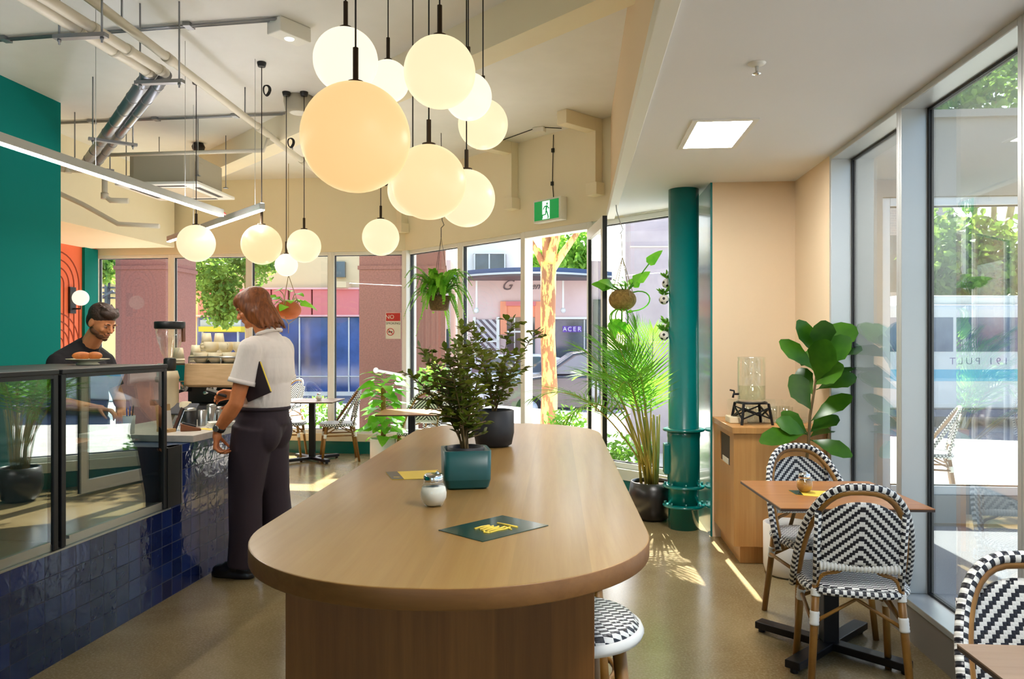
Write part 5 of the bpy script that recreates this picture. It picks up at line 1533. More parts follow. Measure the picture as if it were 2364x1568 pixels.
# little football pattern pots fixed to the column
for (px, py, Z, lb) in ((1545, 692, 6.0, 'football pattern mini pot on the column, upper pair front'), (1535, 655, 6.12, 'football pattern mini pot on the column, upper pair back'),
                        (1545, 775, 6.0, 'football pattern mini pot on the column, lower pair front'), (1534, 758, 6.12, 'football pattern mini pot on the column, lower pair back')):
    p = at(px, py, Z)
    dv = (p - Vector((pc.x, pc.y, p.z))); dv.z = 0; p = Vector((pc.x, pc.y, p.z)) + dv.normalized() * (0.117 + 0.036)
    t = thing('ball_planter', lb, 'wall planter', tuple(p), atan2(dv.y, dv.x), 'football pattern mini pots on the column')
    b = MB(); b.ball((0, 0, 0), 0.038, 20, 12); b.build('pot', m.pot_white, t)
    b = MB()
    for (x, y, z) in ((1, 0, 0), (.2, .9, .2), (.2, -.9, .2), (.5, .5, -.65), (.5, -.5, -.65), (-.5, .6, -.5), (-.5, -.6, -.5)):
        n_ = Vector((x, y, z)).normalized(); b.ball(n_ * 0.034, (0.0125, 0.0125, 0.0048), 10, 6, M=n_.to_track_quat('Z', 'Y').to_matrix().to_4x4())
    b.build('black_patch', m.blackp, t)
    b = MB(); rr = random.Random(px)
    for i in range(26):
        a = i * 2.4; d_ = Vector((cos(a) * .6, sin(a) * .6, rr.uniform(.4, 1.0)))
        q = Vector((0, 0, .03)) + d_ * rr.uniform(.0, .05); b.leaf(q, d_, (rr.uniform(-.5, .5), rr.uniform(-.5, .5), .6), rr.uniform(.035, .06), .018, .2, .1, 3)
    b.build('leaves', m.lf_palm, t)
# ---------------------------------------------------------------- people
def hand(b, wrist, d, n, thumb_side, curl=0.6, k=1.0, spread=0.10):
    """palm along d with palm normal n (the way the fingers close); thumb on the thumb_side across"""
    w = Vector(wrist); d = Vector(d).normalized(); n = Vector(n); n = (n - d * n.dot(d)).normalized()
    s_ = d.cross(n) * thumb_side
    b.caps(w - d * 0.02, w + d * 0.02, 0.026 * k, 0.027 * k, 12)
    for q in (-0.028, -0.010, 0.010, 0.028):
        b.caps(w + d * 0.015 + s_ * q * 0.7 * k, w + d * 0.085 * k + s_ * q * k, 0.0135 * k, 0.0115 * k, 10)
    L = (0.068, 0.080, 0.076, 0.060)
    for i, q in enumerate((0.030, 0.010, -0.010, -0.029)):
        p = w + d * (0.086 * k - abs(q - 0.005) * 0.18) + s_ * q * k
        a = 0.25 * curl; dirv = d
        for j, f in enumerate((0.45, 0.32, 0.23)):
            a += curl * (0.55, 0.75, 0.55)[j]
            dirv = (d * cos(a) + n * sin(a) + s_ * (q * spread * 8 * (1 - j * .3))).normalized()
            e = p + dirv * L[i] * f * k * 1.25
            b.caps(p, e, (0.0092 - 0.0009 * j) * k, (0.0088 - 0.0010 * j) * k, 10)
            p = e
    p = w + d * 0.022 + s_ * 0.026 * k + n * 0.006
    for j, (L_, r) in enumerate(((0.042, 0.0125), (0.034, 0.0105), (0.026, 0.009))):
        dv = (d * (0.55 + 0.12 * j) + s_ * (0.62 - 0.28 * j) + n * (0.30 + 0.30 * j * curl)).normalized()
        e = p + dv * L_ * k; b.caps(p, e, r * k, r * 0.9 * k, 10); p = e

def head_geo(b, M, k=1.0):
    """M: head frame (origin at the middle of the skull, +y = face)"""
    def E(c, r, rot=None): b.ball(M @ (Vector(c) * k), tuple(q * k for q in r), 24, 16, M=(M.to_3x3() if rot is None else M.to_3x3() @ rot))
    E((0, -0.012, 0.025), (0.076, 0.094, 0.088))            # skull
    E((0, 0.022, -0.012), (0.064, 0.068, 0.085))            # face
    E((0, 0.040, -0.078), (0.044, 0.044, 0.034))            # chin and jaw
    E((-0.032, 0.006, -0.062), (0.030, 0.05, 0.032)); E((0.032, 0.006, -0.062), (0.030, 0.05, 0.032))
    for s_ in (-1, 1):
        E((s_ * 0.036, 0.066, -0.028), (0.022, 0.018, 0.018))  # cheek
        E((s_ * 0.030, 0.083, 0.018), (0.024, 0.010, 0.008))   # brow
        E((s_ * 0.077, -0.012, -0.015), (0.008, 0.020, 0.032), Matrix.Rotation(s_ * 0.25, 3, 'Z'))  # ear
    P = lambda q: M @ (Vector(q) * k)
    b.caps(P((0, 0.086, 0.008)), P((0, 0.106, -0.026)), 0.0085 * k, 0.0125 * k, 12)   # nose
    for s_ in (-1, 1): b.ball(P((s_ * 0.010, 0.098, -0.030)), 0.009 * k, 10, 8)
    b.caps(P((-0.016, 0.085, -0.054)), P((0.016, 0.085, -0.054)), 0.0065 * k, 0.0065 * k, 10)
    b.caps(P((-0.013, 0.083, -0.064)), P((0.013, 0.083, -0.064)), 0.0072 * k, 0.0072 * k, 10)
    E((0, 0.074, -0.094), (0.02, 0.016, 0.016))

def eyes(M, parent, k=1.0):
    for s_ in (-1, 1):
        b = MB(); b.ball(M @ Vector((s_ * 0.031 * k, 0.0725 * k, 0.000)), 0.0115 * k, 16, 10); e = b.build('eye', m.eyelid, parent)
        b = MB(); b.ball(M @ Vector((s_ * 0.031 * k, 0.0835 * k, -0.003 * k)), 0.0048 * k, 12, 8); b.build('iris', m.hair_b, e)
        b = MB(); b.tube([M @ Vector((s_ * x * k, y * k, z * k)) for x, y, z in ((0.014, 0.091, 0.020), (0.030, 0.092, 0.025), (0.047, 0.080, 0.019))], [0.003, 0.0042, 0.002], 8); b.build('eyebrow', m.hair_b, parent)
    b = MB(); b.caps(M @ Vector((-0.015 * k, 0.0885 * k, -0.059 * k)), M @ Vector((0.015 * k, 0.0885 * k, -0.059 * k)), 0.0036 * k, 0.0036 * k, 10); b.build('lips', mat('lips_' + parent.name, (168, 84, 66), 0.5), parent)

# --- the customer, side-on at the counter
pz = C((612 - CXP) / F_PX * 4.80, 4.80)
cu = thing('person', 'person in a white short-sleeved shirt and dark trousers standing at the counter', 'person', (pz.x, pz.y, 0), radians(90 - 13) + YAW)
Hm = Matrix.Translation((0.0, 0.085, 1.665)) @ Matrix.Rotation(radians(-24), 4, 'X') @ Matrix.Rotation(radians(15), 4, 'Z')
SL, EL, WL = (-0.195, -0.02, 1.405), (-0.245, 0.045, 1.085), (-0.232, 0.172, 0.925)
SR, ER, WR = (0.195, -0.01, 1.405), (0.245, 0.01, 1.10), (0.125, 0.245, 1.11)
b = MB(); head_geo(b, Hm)
b.caps((0, -0.03, 1.46), (0, 0.045, 1.60), 0.062, 0.056)
b.ball((0, -0.02, 1.30), (0.17, 0.115, 0.19)); b.ball((0, 0.0, 1.08), (0.145, 0.115, 0.17)); b.ball((0, 0.02, 0.95), (0.15, 0.12, 0.13))
b.caps((-0.13, -0.02, 1.415), (0.13, -0.02, 1.415), 0.06, 0.06)
for (s0, e0, w0) in ((SL, EL, WL), (SR, ER, WR)):
    b.caps(s0, e0, 0.056, 0.043); b.caps(e0, Vector(e0).lerp(Vector(w0), .35), 0.044, 0.046); b.caps(Vector(e0).lerp(Vector(w0), .35), w0, 0.046, 0.029)
hand(b, Vector(WL) + Vector((0, 0.008, -0.025)), (0.02, 0.12, -1), (0.25, -0.75, -0.1), -1, 1.05)
hand(b, Vector(WR) + Vector((-0.012, 0.02, 0)), (-0.35, 1, 0.02), (-0.6, -0.1, -0.25), -1, 0.85)
for s_, kn, an in ((-1, (-0.1, 0.075, 0.5), (-0.1, 0.10, 0.09)), (1, (0.1, 0.0, 0.5), (0.1, -0.03, 0.09))):
    b.caps((s_ * 0.09, 0.025, 0.92), kn, 0.08, 0.055); b.caps(kn, an, 0.055, 0.038)
    b.caps(an, (an[0], an[1] + 0.1, 0.045), 0.04, 0.032)
o = b.build('body', m.skin, cu); remesh(o, 0.0048, 4)
eyes(Hm, cu)
# hair, a long bob
b = MB()
def HE(c, r, rot=None): b.ball(Hm @ Vector(c), r, 24, 16, M=Hm.to_3x3() if rot is None else Hm.to_3x3() @ rot)
HE((0, -0.022, 0.036), (0.090, 0.106, 0.094)); HE((0, 0.015, 0.060), (0.082, 0.088, 0.064))
for s_ in (-1, 1):
    HE((s_ * 0.064, -0.004, -0.030), (0.026, 0.056, 0.095)); HE((s_ * 0.060, -0.035, -0.070), (0.032, 0.062, 0.095)); HE((s_ * 0.062, 0.020, 0.020), (0.022, 0.048, 0.06))
HE((0, -0.075, -0.040), (0.078, 0.050, 0.12)); HE((0, -0.090, -0.110), (0.072, 0.042, 0.07))
for i in range(11):
    a = pi * (0.98 + 1.04 * i / 10)
    x, y = 0.078 * cos(a), 0.085 * sin(a) - 0.025
    b.caps(Hm @ Vector((x, y, -0.05)), Hm @ Vector((x * 1.08, y * 1.14 - 0.014, -0.165 - 0.016 * (i % 3))), 0.022, 0.007, 10)
o = b.build('hair', m.hair_r, cu); remesh(o, 0.006, 3)
# shirt
b = MB()
b.ball((0, -0.025, 1.29), (0.195, 0.142, 0.20)); b.ball((0, -0.035, 1.36), (0.18, 0.125, 0.13)); b.ball((0, 0.0, 1.18), (0.182, 0.148, 0.175)); b.tube([(0, 0.005, 1.2), (0, 0.014, 1.09), (0, 0.016, 1.05)], [0.160, 0.170, 0.165], 28)
b.caps((-0.15, -0.025, 1.415), (0.15, -0.025, 1.415), 0.076, 0.076)
b.caps((0, -0.045, 1.44), (0, -0.02, 1.49), 0.082, 0.066)
for (s0, e0) in ((SL, EL), (SR, ER)):
    s0, e0 = Vector(s0), Vector(e0); q = s0.lerp(e0, .62)
    b.caps(s0, s0.lerp(e0, .3), 0.074, 0.072); b.tube([s0.lerp(e0, .2), s0.lerp(e0, .45), q], [0.072, 0.074, 0.078], 20)
for i in range(9):   # loose folds down the back
    a = -pi * (0.18 + 0.64 * i / 8)
    b.tube([(0.165 * cos(a), -0.025 + 0.118 * sin(a), 1.36), (0.172 * cos(a), 0.0 + 0.128 * sin(a), 1.18), (0.160 * cos(a), 0.012 + 0.150 * sin(a), 1.07)], [0.008, 0.017, 0.013], 8)
o = b.build('shirt', m.shirt, cu); remesh(o, 0.0065, 4)
b = MB(); pts = [(0.074 * cos(a), -0.028 + 0.072 * sin(a), 1.512 + 0.018 * sin(-a)) for a in [pi * (0.62 + 1.76 * i / 20) for i in range(21)]]
b.tube(pts, 0.010, 10); o = b.build('collar', m.shirt, cu)
b = MB()
for (s0, e0) in ((SL, EL), (SR, ER)):
    s0, e0 = Vector(s0), Vector(e0); b.tube([s0.lerp(e0, .56), s0.lerp(e0, .64)], [0.0795, 0.081], 24)
b.build('sleeve_cuff', m.shirt, cu)
# trousers, belt, shoes
b = MB()
b.ball((0, 0.018, 0.94), (0.178, 0.158, 0.14)); b.ball((-0.065, -0.035, 0.90), (0.105, 0.105, 0.14)); b.ball((0.065, -0.035, 0.90), (0.105, 0.105, 0.14))
b.tube([(0, 0.015, 0.94), (0, 0.015, 1.055)], [0.165, 0.154], 28)
for s_, kn, an in ((-1, (-0.1, 0.075, 0.5), (-0.1, 0.09, 0.075)), (1, (0.1, 0.0, 0.5), (0.1, -0.035, 0.075))):
    b.tube([(s_ * 0.088, 0.025, 0.93), (s_ * 0.094, (0.025 + kn[1]) / 2 + .01, 0.70), kn, ((kn[0] + an[0]) / 2, (kn[1] + an[1]) / 2 - .01, 0.27), an], [0.128, 0.118, 0.100, 0.098, 0.094], 24)
o = b.build('trousers', m.trouser, cu); remesh(o, 0.008, 5)
b = MB(); b.tube([(0.157 * cos(a), 0.015 + 0.157 * sin(a), 1.04) for a in [2 * pi * k / 40 for k in range(40)]], 0.0135, 8, closed=True); b.build('belt', m.trouser, cu)
for s_, y in ((-1, 0.10), (1, -0.03)):
    b = MB(); b.ball((s_ * 0.1, y + 0.10, 0.045), (0.048, 0.10, 0.036)); b.ball((s_ * 0.1, y - 0.01, 0.055), (0.042, 0.075, 0.052)); b.ball((s_ * 0.1, y + 0.05, 0.06), (0.044, 0.09, 0.045))
    b.prism([(s_ * 0.1 + x, y + 0.06 + yy) for x, yy in superpoly(0, 0, 0.046, 0.145, 2.6, 28)], 0.002, 0.03)
    o = b.build('shoe', m.shoe, cu); remesh(o, 0.007, 2)
# wrist watch
d_ = (Vector(WL) - Vector(EL)).normalized(); c_ = Vector(WL) - d_ * 0.012
b = MB(); b.lathe([(0.0335, -0.013), (0.036, -0.010), (0.036, 0.010), (0.0335, 0.013)], n=24, M=Matrix.Translation(c_) @ d_.to_track_quat('Z', 'Y').to_matrix().to_4x4()); b.build('watch_band', m.blackp, cu)
b = MB(); b.lathe([(0.018, 0), (0.02, 0.003), (0.018, 0.009)], n=20, M=Matrix.Translation(c_ + Vector((-0.034, 0, 0.0))) @ Matrix.Rotation(-pi / 2, 4, 'Y')); b.build('watch_case', m.steel, cu)
# things he holds
Mc = cu.matrix_world.copy() if False else (Matrix.Translation(cu.location) @ Matrix.Rotation(cu.rotation_euler[2], 4, 'Z'))
fo_ = thing('folder', 'dark folder tucked under the standing customer\'s arm', 'folder', tuple(Mc @ Vector((-0.192, -0.035, 1.21))), cu.rotation_euler[2])
b = MB(); Mf = Matrix.Rotation(radians(-22), 4, 'X'); b.box(-0.008, 0.008, -0.09, 0.075, -0.10, 0.10, Mf); b.build('cover', m.purple_fold, fo_, bevel=0.004)
b = MB(); b.box(-0.005, 0.005, -0.0925, -0.0895, -0.095, 0.095, Mf); b.build('pages', m.yellow, fo_)
fo_ = thing('phone', 'dark phone held out in the customer\'s far hand', 'phone', tuple(Mc @ Vector((0.045, 0.372, 1.125))), cu.rotation_euler[2])
b = MB(); Mf = Matrix.Rotation(radians(24), 4, 'X') @ Matrix.Rotation(radians(35), 4, 'Z'); b.box(-0.032, 0.032, -0.065, 0.065, -0.006, 0.006, Mf); b.build('handset', m.blackp, fo_, bevel=0.004)
b = MB(); b.box(-0.028, 0.028, -0.058, 0.058, 0.0062, 0.0068, Mf); b.build('screen', m.darkglass, fo_)

# --- the barista behind the display case
bz = C((194 - CXP) / F_PX * 5.45, 5.45)
ba = thing('person', 'person in a black tee, short dark hair, head bowed behind the display case', 'person', (bz.x, bz.y, 0), radians(-90 - 22) + YAW)
Hm = Matrix.Translation((0.015, 0.195, 1.590)) @ Matrix.Rotation(radians(2), 4, 'Z') @ Matrix.Rotation(radians(-27), 4, 'X')
SR, ER, WR = (0.185, -0.02, 1.305), (0.245, 0.02, 1.04), (0.12, 0.25, 1.0)
SL, EL, WL = (-0.185, -0.02, 1.305), (-0.245, 0.05, 1.04), (-0.08, 0.27, 0.98)
b = MB(); head_geo(b, Hm)
b.caps((0, 0.02, 1.39), (0.008, 0.145, 1.525), 0.066, 0.060)
b.ball((0, -0.01, 1.22), (0.165, 0.112, 0.18)); b.ball((0, 0.0, 1.05), (0.145, 0.11, 0.17)); b.ball((0, 0.0, 0.92), (0.15, 0.115, 0.13))
b.caps((-0.13, -0.015, 1.32), (0.13, -0.015, 1.32), 0.06, 0.06)
for (s0, e0, w0, t_) in ((SL, EL, WL, 1), (SR, ER, WR, -1)):
    b.caps(s0, e0, 0.055, 0.042); b.caps(e0, Vector(e0).lerp(Vector(w0), .35), 0.043, 0.044); b.caps(Vector(e0).lerp(Vector(w0), .35), w0, 0.044, 0.028)
    d_ = (Vector(w0) - Vector(e0)).normalized(); hand(b, Vector(w0) + d_ * 0.02, d_, (0, 0.2, -1), t_, 0.7)
for s_ in (-1, 1):
    b.caps((s_ * 0.09, 0.0, 0.9), (s_ * 0.1, 0.02, 0.48), 0.08, 0.055); b.caps((s_ * 0.1, 0.02, 0.48), (s_ * 0.1, 0.0, 0.08), 0.055, 0.038); b.caps((s_ * 0.1, 0, 0.08), (s_ * 0.1, 0.12, 0.04), 0.04, 0.03)
o = b.build('body', m.skin2, ba); remesh(o, 0.0048, 4)
eyes(Hm, ba)
b = MB()
def HE(c, r, rot=None): b.ball(Hm @ Vector(c), r, 24, 16, M=Hm.to_3x3() if rot is None else Hm.to_3x3() @ rot)
HE((0, -0.022, 0.045), (0.083, 0.100, 0.086)); HE((0, 0.032, 0.082), (0.070, 0.060, 0.040)); HE((0, -0.062, 0.0), (0.070, 0.050, 0.080))
rr = random.Random(8)
for i in range(40):
    a = rr.uniform(0, 2 * pi); q = Vector((0.05 * cos(a), 0.065 * sin(a) + 0.01, 0.105)); b.caps(Hm @ q, Hm @ (q + Vector((rr.uniform(-.015, .015), rr.uniform(-.03, .01), rr.uniform(.008, .022)))), 0.011, 0.004, 8)
o = b.build('hair', m.hair_b, ba); remesh(o, 0.0055, 2)
b = MB()
def SE(c, r): b.ball(Hm @ Vector(c), r, 20, 14, M=Hm.to_3x3())
SE((0, 0.040, -0.0795), (0.0455, 0.0455, 0.033)); SE((-0.034, 0.008, -0.062), (0.0305, 0.05, 0.031)); SE((0.034, 0.008, -0.062), (0.0305, 0.05, 0.031)); SE((0, 0.0745, -0.0955), (0.02, 0.0162, 0.0155))
b.tube([Hm @ Vector((x, y, z)) for x, y, z in ((-0.024, 0.079, -0.058), (0, 0.0885, -0.0445), (0.024, 0.079, -0.058))], [0.003, 0.0045, 0.003], 8)
b.build('stubble', m.stubble, ba)
b = MB()
b.ball((0, -0.015, 1.21), (0.19, 0.14, 0.19)); b.ball((0, 0.0, 1.05), (0.175, 0.135, 0.20)); b.ball((0, 0.0, 0.95), (0.17, 0.135, 0.10))
b.caps((-0.15, -0.02, 1.30), (0.15, -0.02, 1.30), 0.078, 0.078); b.caps((-0.15, -0.02, 1.325), (0, 0.0, 1.395), 0.075, 0.088); b.caps((0.15, -0.02, 1.325), (0, 0.0, 1.395), 0.075, 0.088); b.caps((0, 0.01, 1.375), (0, 0.045, 1.425), 0.095, 0.076)
for (s0, e0) in ((SL, EL), (SR, ER)):
    s0, e0 = Vector(s0), Vector(e0); b.caps(s0, s0.lerp(e0, .3), 0.074, 0.07); b.tube([s0.lerp(e0, .2), s0.lerp(e0, .7)], [0.07, 0.068], 20)
o = b.build('tee_shirt', m.tee, ba); remesh(o, 0.007, 4)
b = MB()
b.ball((0, 0.0, 0.90), (0.168, 0.13, 0.12))
for s_ in (-1, 1): b.tube([(s_ * 0.085, 0, 0.9), (s_ * 0.1, 0.02, 0.48), (s_ * 0.1, 0.0, 0.06)], [0.1, 0.08, 0.07], 20)
o = b.build('trousers', m.tee, ba); remesh(o, 0.009, 4)
for s_ in (-1, 1):
    b = MB(); b.ball((s_ * 0.1, 0.09, 0.045), (0.046, 0.10, 0.036)); b.ball((s_ * 0.1, 0.0, 0.05), (0.042, 0.07, 0.048)); b.prism([(s_ * 0.1 + x, 0.055 + y) for x, y in superpoly(0, 0, 0.045, 0.13, 2.6, 24)], 0.002, 0.03)
    o = b.build('shoe', m.shoe, ba); remesh(o, 0.008, 2)
# ---------------------------------------------------------------- outdoors
def poly_struct(name, pts, z0, z1, mt):
    b = MB(); b.prism(pts, z0, z1); return S_obj(b.build(name, mt))
ST = -0.5
def V2(x, Z): p = C(x, Z); return (p.x, p.y)
b = MB(); b.prism([(-60, 9.0), (-60, 70), (60, 70), (60, -30), (1.78, -30), (1.78, 5.0)], ST - 0.1, ST); S_obj(b.build('road', m.road))
b = MB(); b.prism([(-30, 10.05), (-2.0, 10.0), (1.35, 6.7), (1.80, 6.2), (1.80, -20), (30, -20), (30, 11.2), (9, 11.5), (4.5, 12.6), (-2.0, 18.0), (-30, 18.0)], ST, -0.03); S_obj(b.build('pavement', m.pave))
b = MB(); b.prism([(1.77, -4), (4.9, -4), (4.9, 6.3), (1.77, 6.3)], -0.03, 0.0); S_obj(b.build('path', m.carpet))

def bx(b, px0, px1, py0, py1, Z, dep, mi=0):
    """box whose front face spans those picture columns and rows at distance Z, built square to the street"""
    x0, x1 = (px0 - CXP) / F_PX * Z, (px1 - CXP) / F_PX * Z
    z1, z0 = HC + (HOR - py0) / F_PX * Z, HC + (HOR - py1) / F_PX * Z
    M_ = Matrix.Translation(C(0, Z)) @ Matrix.Rotation(YAW, 4, 'Z')
    b.box(x0, x1, 0, dep, z0, z1, M_, mi)
    return b
def zof(py, Z): return HC + (HOR - py) / F_PX * Z

# mauve pillars of the colonnade outside
def pillar(px0, px1, Z, dep, label, rot=0.0, top=4.6):
    w = (px1 - px0) / F_PX * Z
    p = C(((px0 + px1) / 2 - CXP) / F_PX * Z, Z)
    t = thing('mauve_pillar', label, 'pillar', (p.x, p.y, -0.03), YAW * 0 + radians(rot), 'mauve pillars outside'); t['kind'] = 'thing'
    b = MB(); b.box(-w / 2, w / 2, 0, dep, 0, top); b.build('shaft', m.mauve, t, bevel=0.01)
    z = zof(622, Z) + 0.03
    b = MB(); b.box(-w / 2 - 0.02, w / 2 + 0.02, -0.02, dep + 0.02, z, z + 0.06); b.build('band', m.mauve, t)
    return t
pillar(263, 385, 12.5, 1.0, 'broad mauve pillar outside the left end window')
pillar(828, 925, 12.5, 0.9, 'mauve pillar outside, behind the no smoking sign')
pillar(945, 1028, 12.8, 0.5, 'mauve pillar outside, behind the hanging fern', 8)

# no smoking sign stuck on the glass
w0 = uat(922, LA, LB)
t = thing('no_smoking_sign', 'red and white no smoking sign on the window by the corner post', 'sign', (0, 0, 0))
Ms = ML @ Matrix.Translation((w0 - 0.10, 0.061, zof(752, 9.95)))
t.matrix_world = Ms
b = MB(); b.box(-0.10, 0.10, 0, 0.002, -0.17, 0.17); b.build('sheet', m.paper, t)
b = MB(); b.box(-0.095, 0.095, -0.001, 0.0, 0.06, 0.165); b.build('red_panel', m.sign_red, t)
Mt = frame_M((-0.045, -0.002, 0.112), (1, 0, 0), (0, 0, 1)); text('lettering', 'NO', 0.075, m.paper, t, Mt, 0.0005)
Mt = frame_M((0.0, -0.001, 0.03), (1, 0, 0), (0, 0, 1)); text('lettering', 'SMOKING', 0.042, m.blackp, t, Mt, 0.0005)
b = MB(); b.tube([(-0.035 + 0.045 * cos(a), -0.001, -0.08 + 0.045 * sin(a)) for a in [2 * pi * k / 20 for k in range(20)]], 0.005, 6, closed=True); b.tube([(-0.065, -0.001, -0.05), (-0.005, -0.001, -0.11)], 0.005, 6)
b.tube([(0.055 + 0.028 * cos(a), -0.002, 0.112 + 0.032 * sin(a)) for a in [2 * pi * k / 16 for k in range(16)]], 0.005, 6, closed=True)
b.build('prohibition_ring', m.sign_red, t)
b = MB(); b.box(-0.065, -0.01, -0.0015, 0, -0.087, -0.074); b.build('cigarette', m.blackp, t)

# handrail outside
p = at(868, 855, 12.38); q = at(962, 873, 11.7)
t = thing('handrail', 'short white handrail outside the corner window', 'handrail', tuple(p))
b = MB(); b.tube([(0, 0, 0), q - p], 0.022, 10); b.ball((0, 0, 0), 0.045, 12, 8); b.ball(q - p, 0.045, 12, 8); b.build('rail', m.white, t)
b = MB(); b.tube([q - p + Vector((0, 0.02, 0)), q - p + Vector((0, 0.02, -q.z - 0.03))], 0.02, 8); b.build('post', m.white, t)

# building across the street, left
Z = 28.0
t = thing('shop_building', 'low shop building across the street with pink panels and blue glass', 'building', (0, 0, 0))
b = MB(); bx(b, 420, 829, 520, 930, Z + .3, 6); b.build('wall', m.creamb, t)
for i, (a, c_) in enumerate(((455, 520), (520, 578), (578, 626), (626, 666), (666, 720), (720, 772), (772, 830))):
    b = MB(); bx(b, a + 2, c_ - 2, 668, 727, Z - .1, .4); b.build('pink_panel', m.pinkp, t)
b = MB(); bx(b, 420, 829, 664, 668, Z - .2, .5); bx(b, 420, 829, 727, 731, Z - .2, .5); b.build('fascia_frame', mat('pale_pink', (240, 186, 184), 0.7), t)
for a, c_ in ((455, 620), (622, 690), (692, 764), (770, 830)):
    b = MB(); bx(b, a, c_, 733, 905, Z + .1, .1); b.build('shop_window', m.blueglass, t)
b = MB()
for a in (620, 691, 767, 805): bx(b, a - 1.2, a + 1.2, 733, 905, Z, .1)
bx(b, 455, 830, 868, 870, Z, .1); bx(b, 455, 830, 905, 914, Z - .1, .4); b.build('mullions', m.white, t)
for a, c_ in ((772, 796),):
    b = MB(); bx(b, a, c_, 604, 640, Z + .1, .25); b.build('window', m.darkglass, t)
    b = MB(); bx(b, a - 3, c_ + 3, 650, 664, Z - .6, .9); b.build('balcony', m.creamb, t)
t = thing('dark_shop', 'dark shop front across the street, right of the blue glass', 'shop front', (0, 0, 0))
b = MB(); bx(b, 832, 1040, 600, 930, Z + .6, 5); b.build('wall', m.pinkl, t)
b = MB(); bx(b, 835, 940, 690, 905, Z + .4, .2); bx(b, 1000, 1036, 760, 905, Z + .4, .2); b.build('shop_window', m.darkglass, t)
t = thing('yellow_awning', 'yellow edged awning across the street behind the cups', 'awning', (0, 0, 0))
b = MB(); bx(b, 458, 556, 754, 766, 24.5, 1.8); b.build('valance', m.yaw, t)
b = MB(); bx(b, 462, 556, 739, 754, 24.7, 1.6); b.build('canopy', m.alu, t)
b = MB(); bx(b, 465, 470, 766, 905, 24.6, .1); bx(b, 547, 551, 766, 905, 24.6, .1); b.build('post', m.alu, t)
t = thing('yellow_building', 'pale yellow building with an outside stair, far left', 'building', (0, 0, 0))
b = MB(); bx(b, 60, 268, 480, 905, 22, 4); b.build('wall', m.ystair, t)
b = MB(); bx(b, 228, 246, 590, 645, 21.8, .2); b.build('window', m.darkglass, t)
b = MB()
for k in range(4): bx(b, 222, 262, 650 + 12 * k, 653 + 12 * k, 21.5, .3)
bx(b, 241, 246, 560, 760, 21.4, .2)
b.bar(at(222, 693, 21.3), at(262, 672, 21.3), .06, .06); b.build('stair_rail', m.greydk, t)

# building with the curved canopy, right of centre
Z = 26.0
t = thing('centre_building', 'pale building with a curved navy canopy across the street', 'building', (0, 0, 0))
b = MB(); bx(b, 1062, 1400, 640, 965, Z, 6); b.build('wall', m.pinkl, t)
b = MB(); bx(b, 1062, 1214, 470, 640, Z + 1.2, 5); b.build('upper_storey', m.paper, t)
b = MB(); bx(b, 1094, 1168, 586, 626, Z + 1.1, .1); b.build('upper_window', m.darkglass, t)
b = MB()
for a in (1094, 1128, 1164): bx(b, a, a + 3, 584, 628, Z + 1.0, .2)
bx(b, 1092, 1168, 582, 586, Z + 1.0, .2); bx(b, 1092, 1168, 625, 630, Z + 1.0, .2); b.build('window_frame', m.white, t)
def arcband(y0, y1, out, mt, nm):
    b = MB(); ip, op = [], []
    for i in range(25):
        u = i / 24; px = 1050 + 360 * u; bul = 1.6 * (1 - (2 * u - 1) ** 2)
        ip.append(V2((px - CXP) / F_PX * Z, Z + .05)); op.append(V2((px - CXP) / F_PX * Z, Z - bul - out))
    z1, z0 = zof(y0, Z), zof(y1, Z)
    b.prism(ip + op[::-1], z0, z1); return b.build(nm, mt, t)
arcband(630, 640, .35, m.navyawn, 'canopy_roof'); arcband(640, 644, .45, m.alu, 'canopy_gutter'); arcband(644, 648, .3, m.greydk, 'canopy_soffit')
for a in (1062, 1147, 1222, 1262, 1330):
    pass
b = MB(); bx(b, 1155, 1170, 696, 772, Z - .15, .3); bx(b, 1235, 1250, 696, 772, Z - .15, .3); bx(b, 1170, 1235, 705, 732, Z - .1, .3); b.build('door_surround', m.salmon, t)
b = MB(); bx(b, 1168, 1237, 696, 706, Z - .2, .3); b.build('door_lintel', m.pinkp, t)
b = MB(); bx(b, 1170, 1235, 734, 900, Z - .05, .1); b.build('glass_door', m.darkglass, t)
b = MB()
for a in (1187, 1205, 1222): bx(b, a, a + 2, 734, 900, Z - .12, .1)
bx(b, 1170, 1235, 764, 768, Z - .12, .1); b.build('door_bars', m.white, t)
b = MB(); bx(b, 1098, 1146, 738, 905, Z - .1, .1); b.build('slatted_gate', m.diag, t)
b = MB(); bx(b, 1092, 1098, 732, 905, Z - .15, .1); bx(b, 1146, 1153, 732, 905, Z - .15, .1); bx(b, 1092, 1153, 786, 790, Z - .15, .1); b.build('gate_frame', m.white, t)
b = MB(); bx(b, 1280, 1356, 738, 900, Z - .08, .1); b.build('shop_window', m.darkglass, t)
b = MB(); bx(b, 1278, 1358, 732, 737, Z - .15, .2); bx(b, 1348, 1350, 738, 900, Z - .12, .1); b.build('shop_window_frame', m.white, t)
k_ = Z / F_PX
RV = C(1, 0)
def sgn(px, py, Zs): return frame_M(at(px, py, Zs), RV, (0, 0, 1))
text('lettering', 'G', 34 * k_, m.script, t, sgn(1168, 659, Z - .03), 0.01, shear=0.5)
text('lettering', 'Centre', 22 * k_, m.script, t, sgn(1240, 661, Z - .03), 0.01, shear=0.5)
for i, ch in enumerate('ACER'):
    b = MB(); bx(b, 1299 + 11.2 * i, 1309 + 11.2 * i, 753, 767, Z - .12, .03); b.build('sign_tile', m.purple, t)
    text('lettering', ch, 14 * k_, m.paper, t, sgn(1304 + 11.2 * i, 760.3, Z - .13), 0.008)
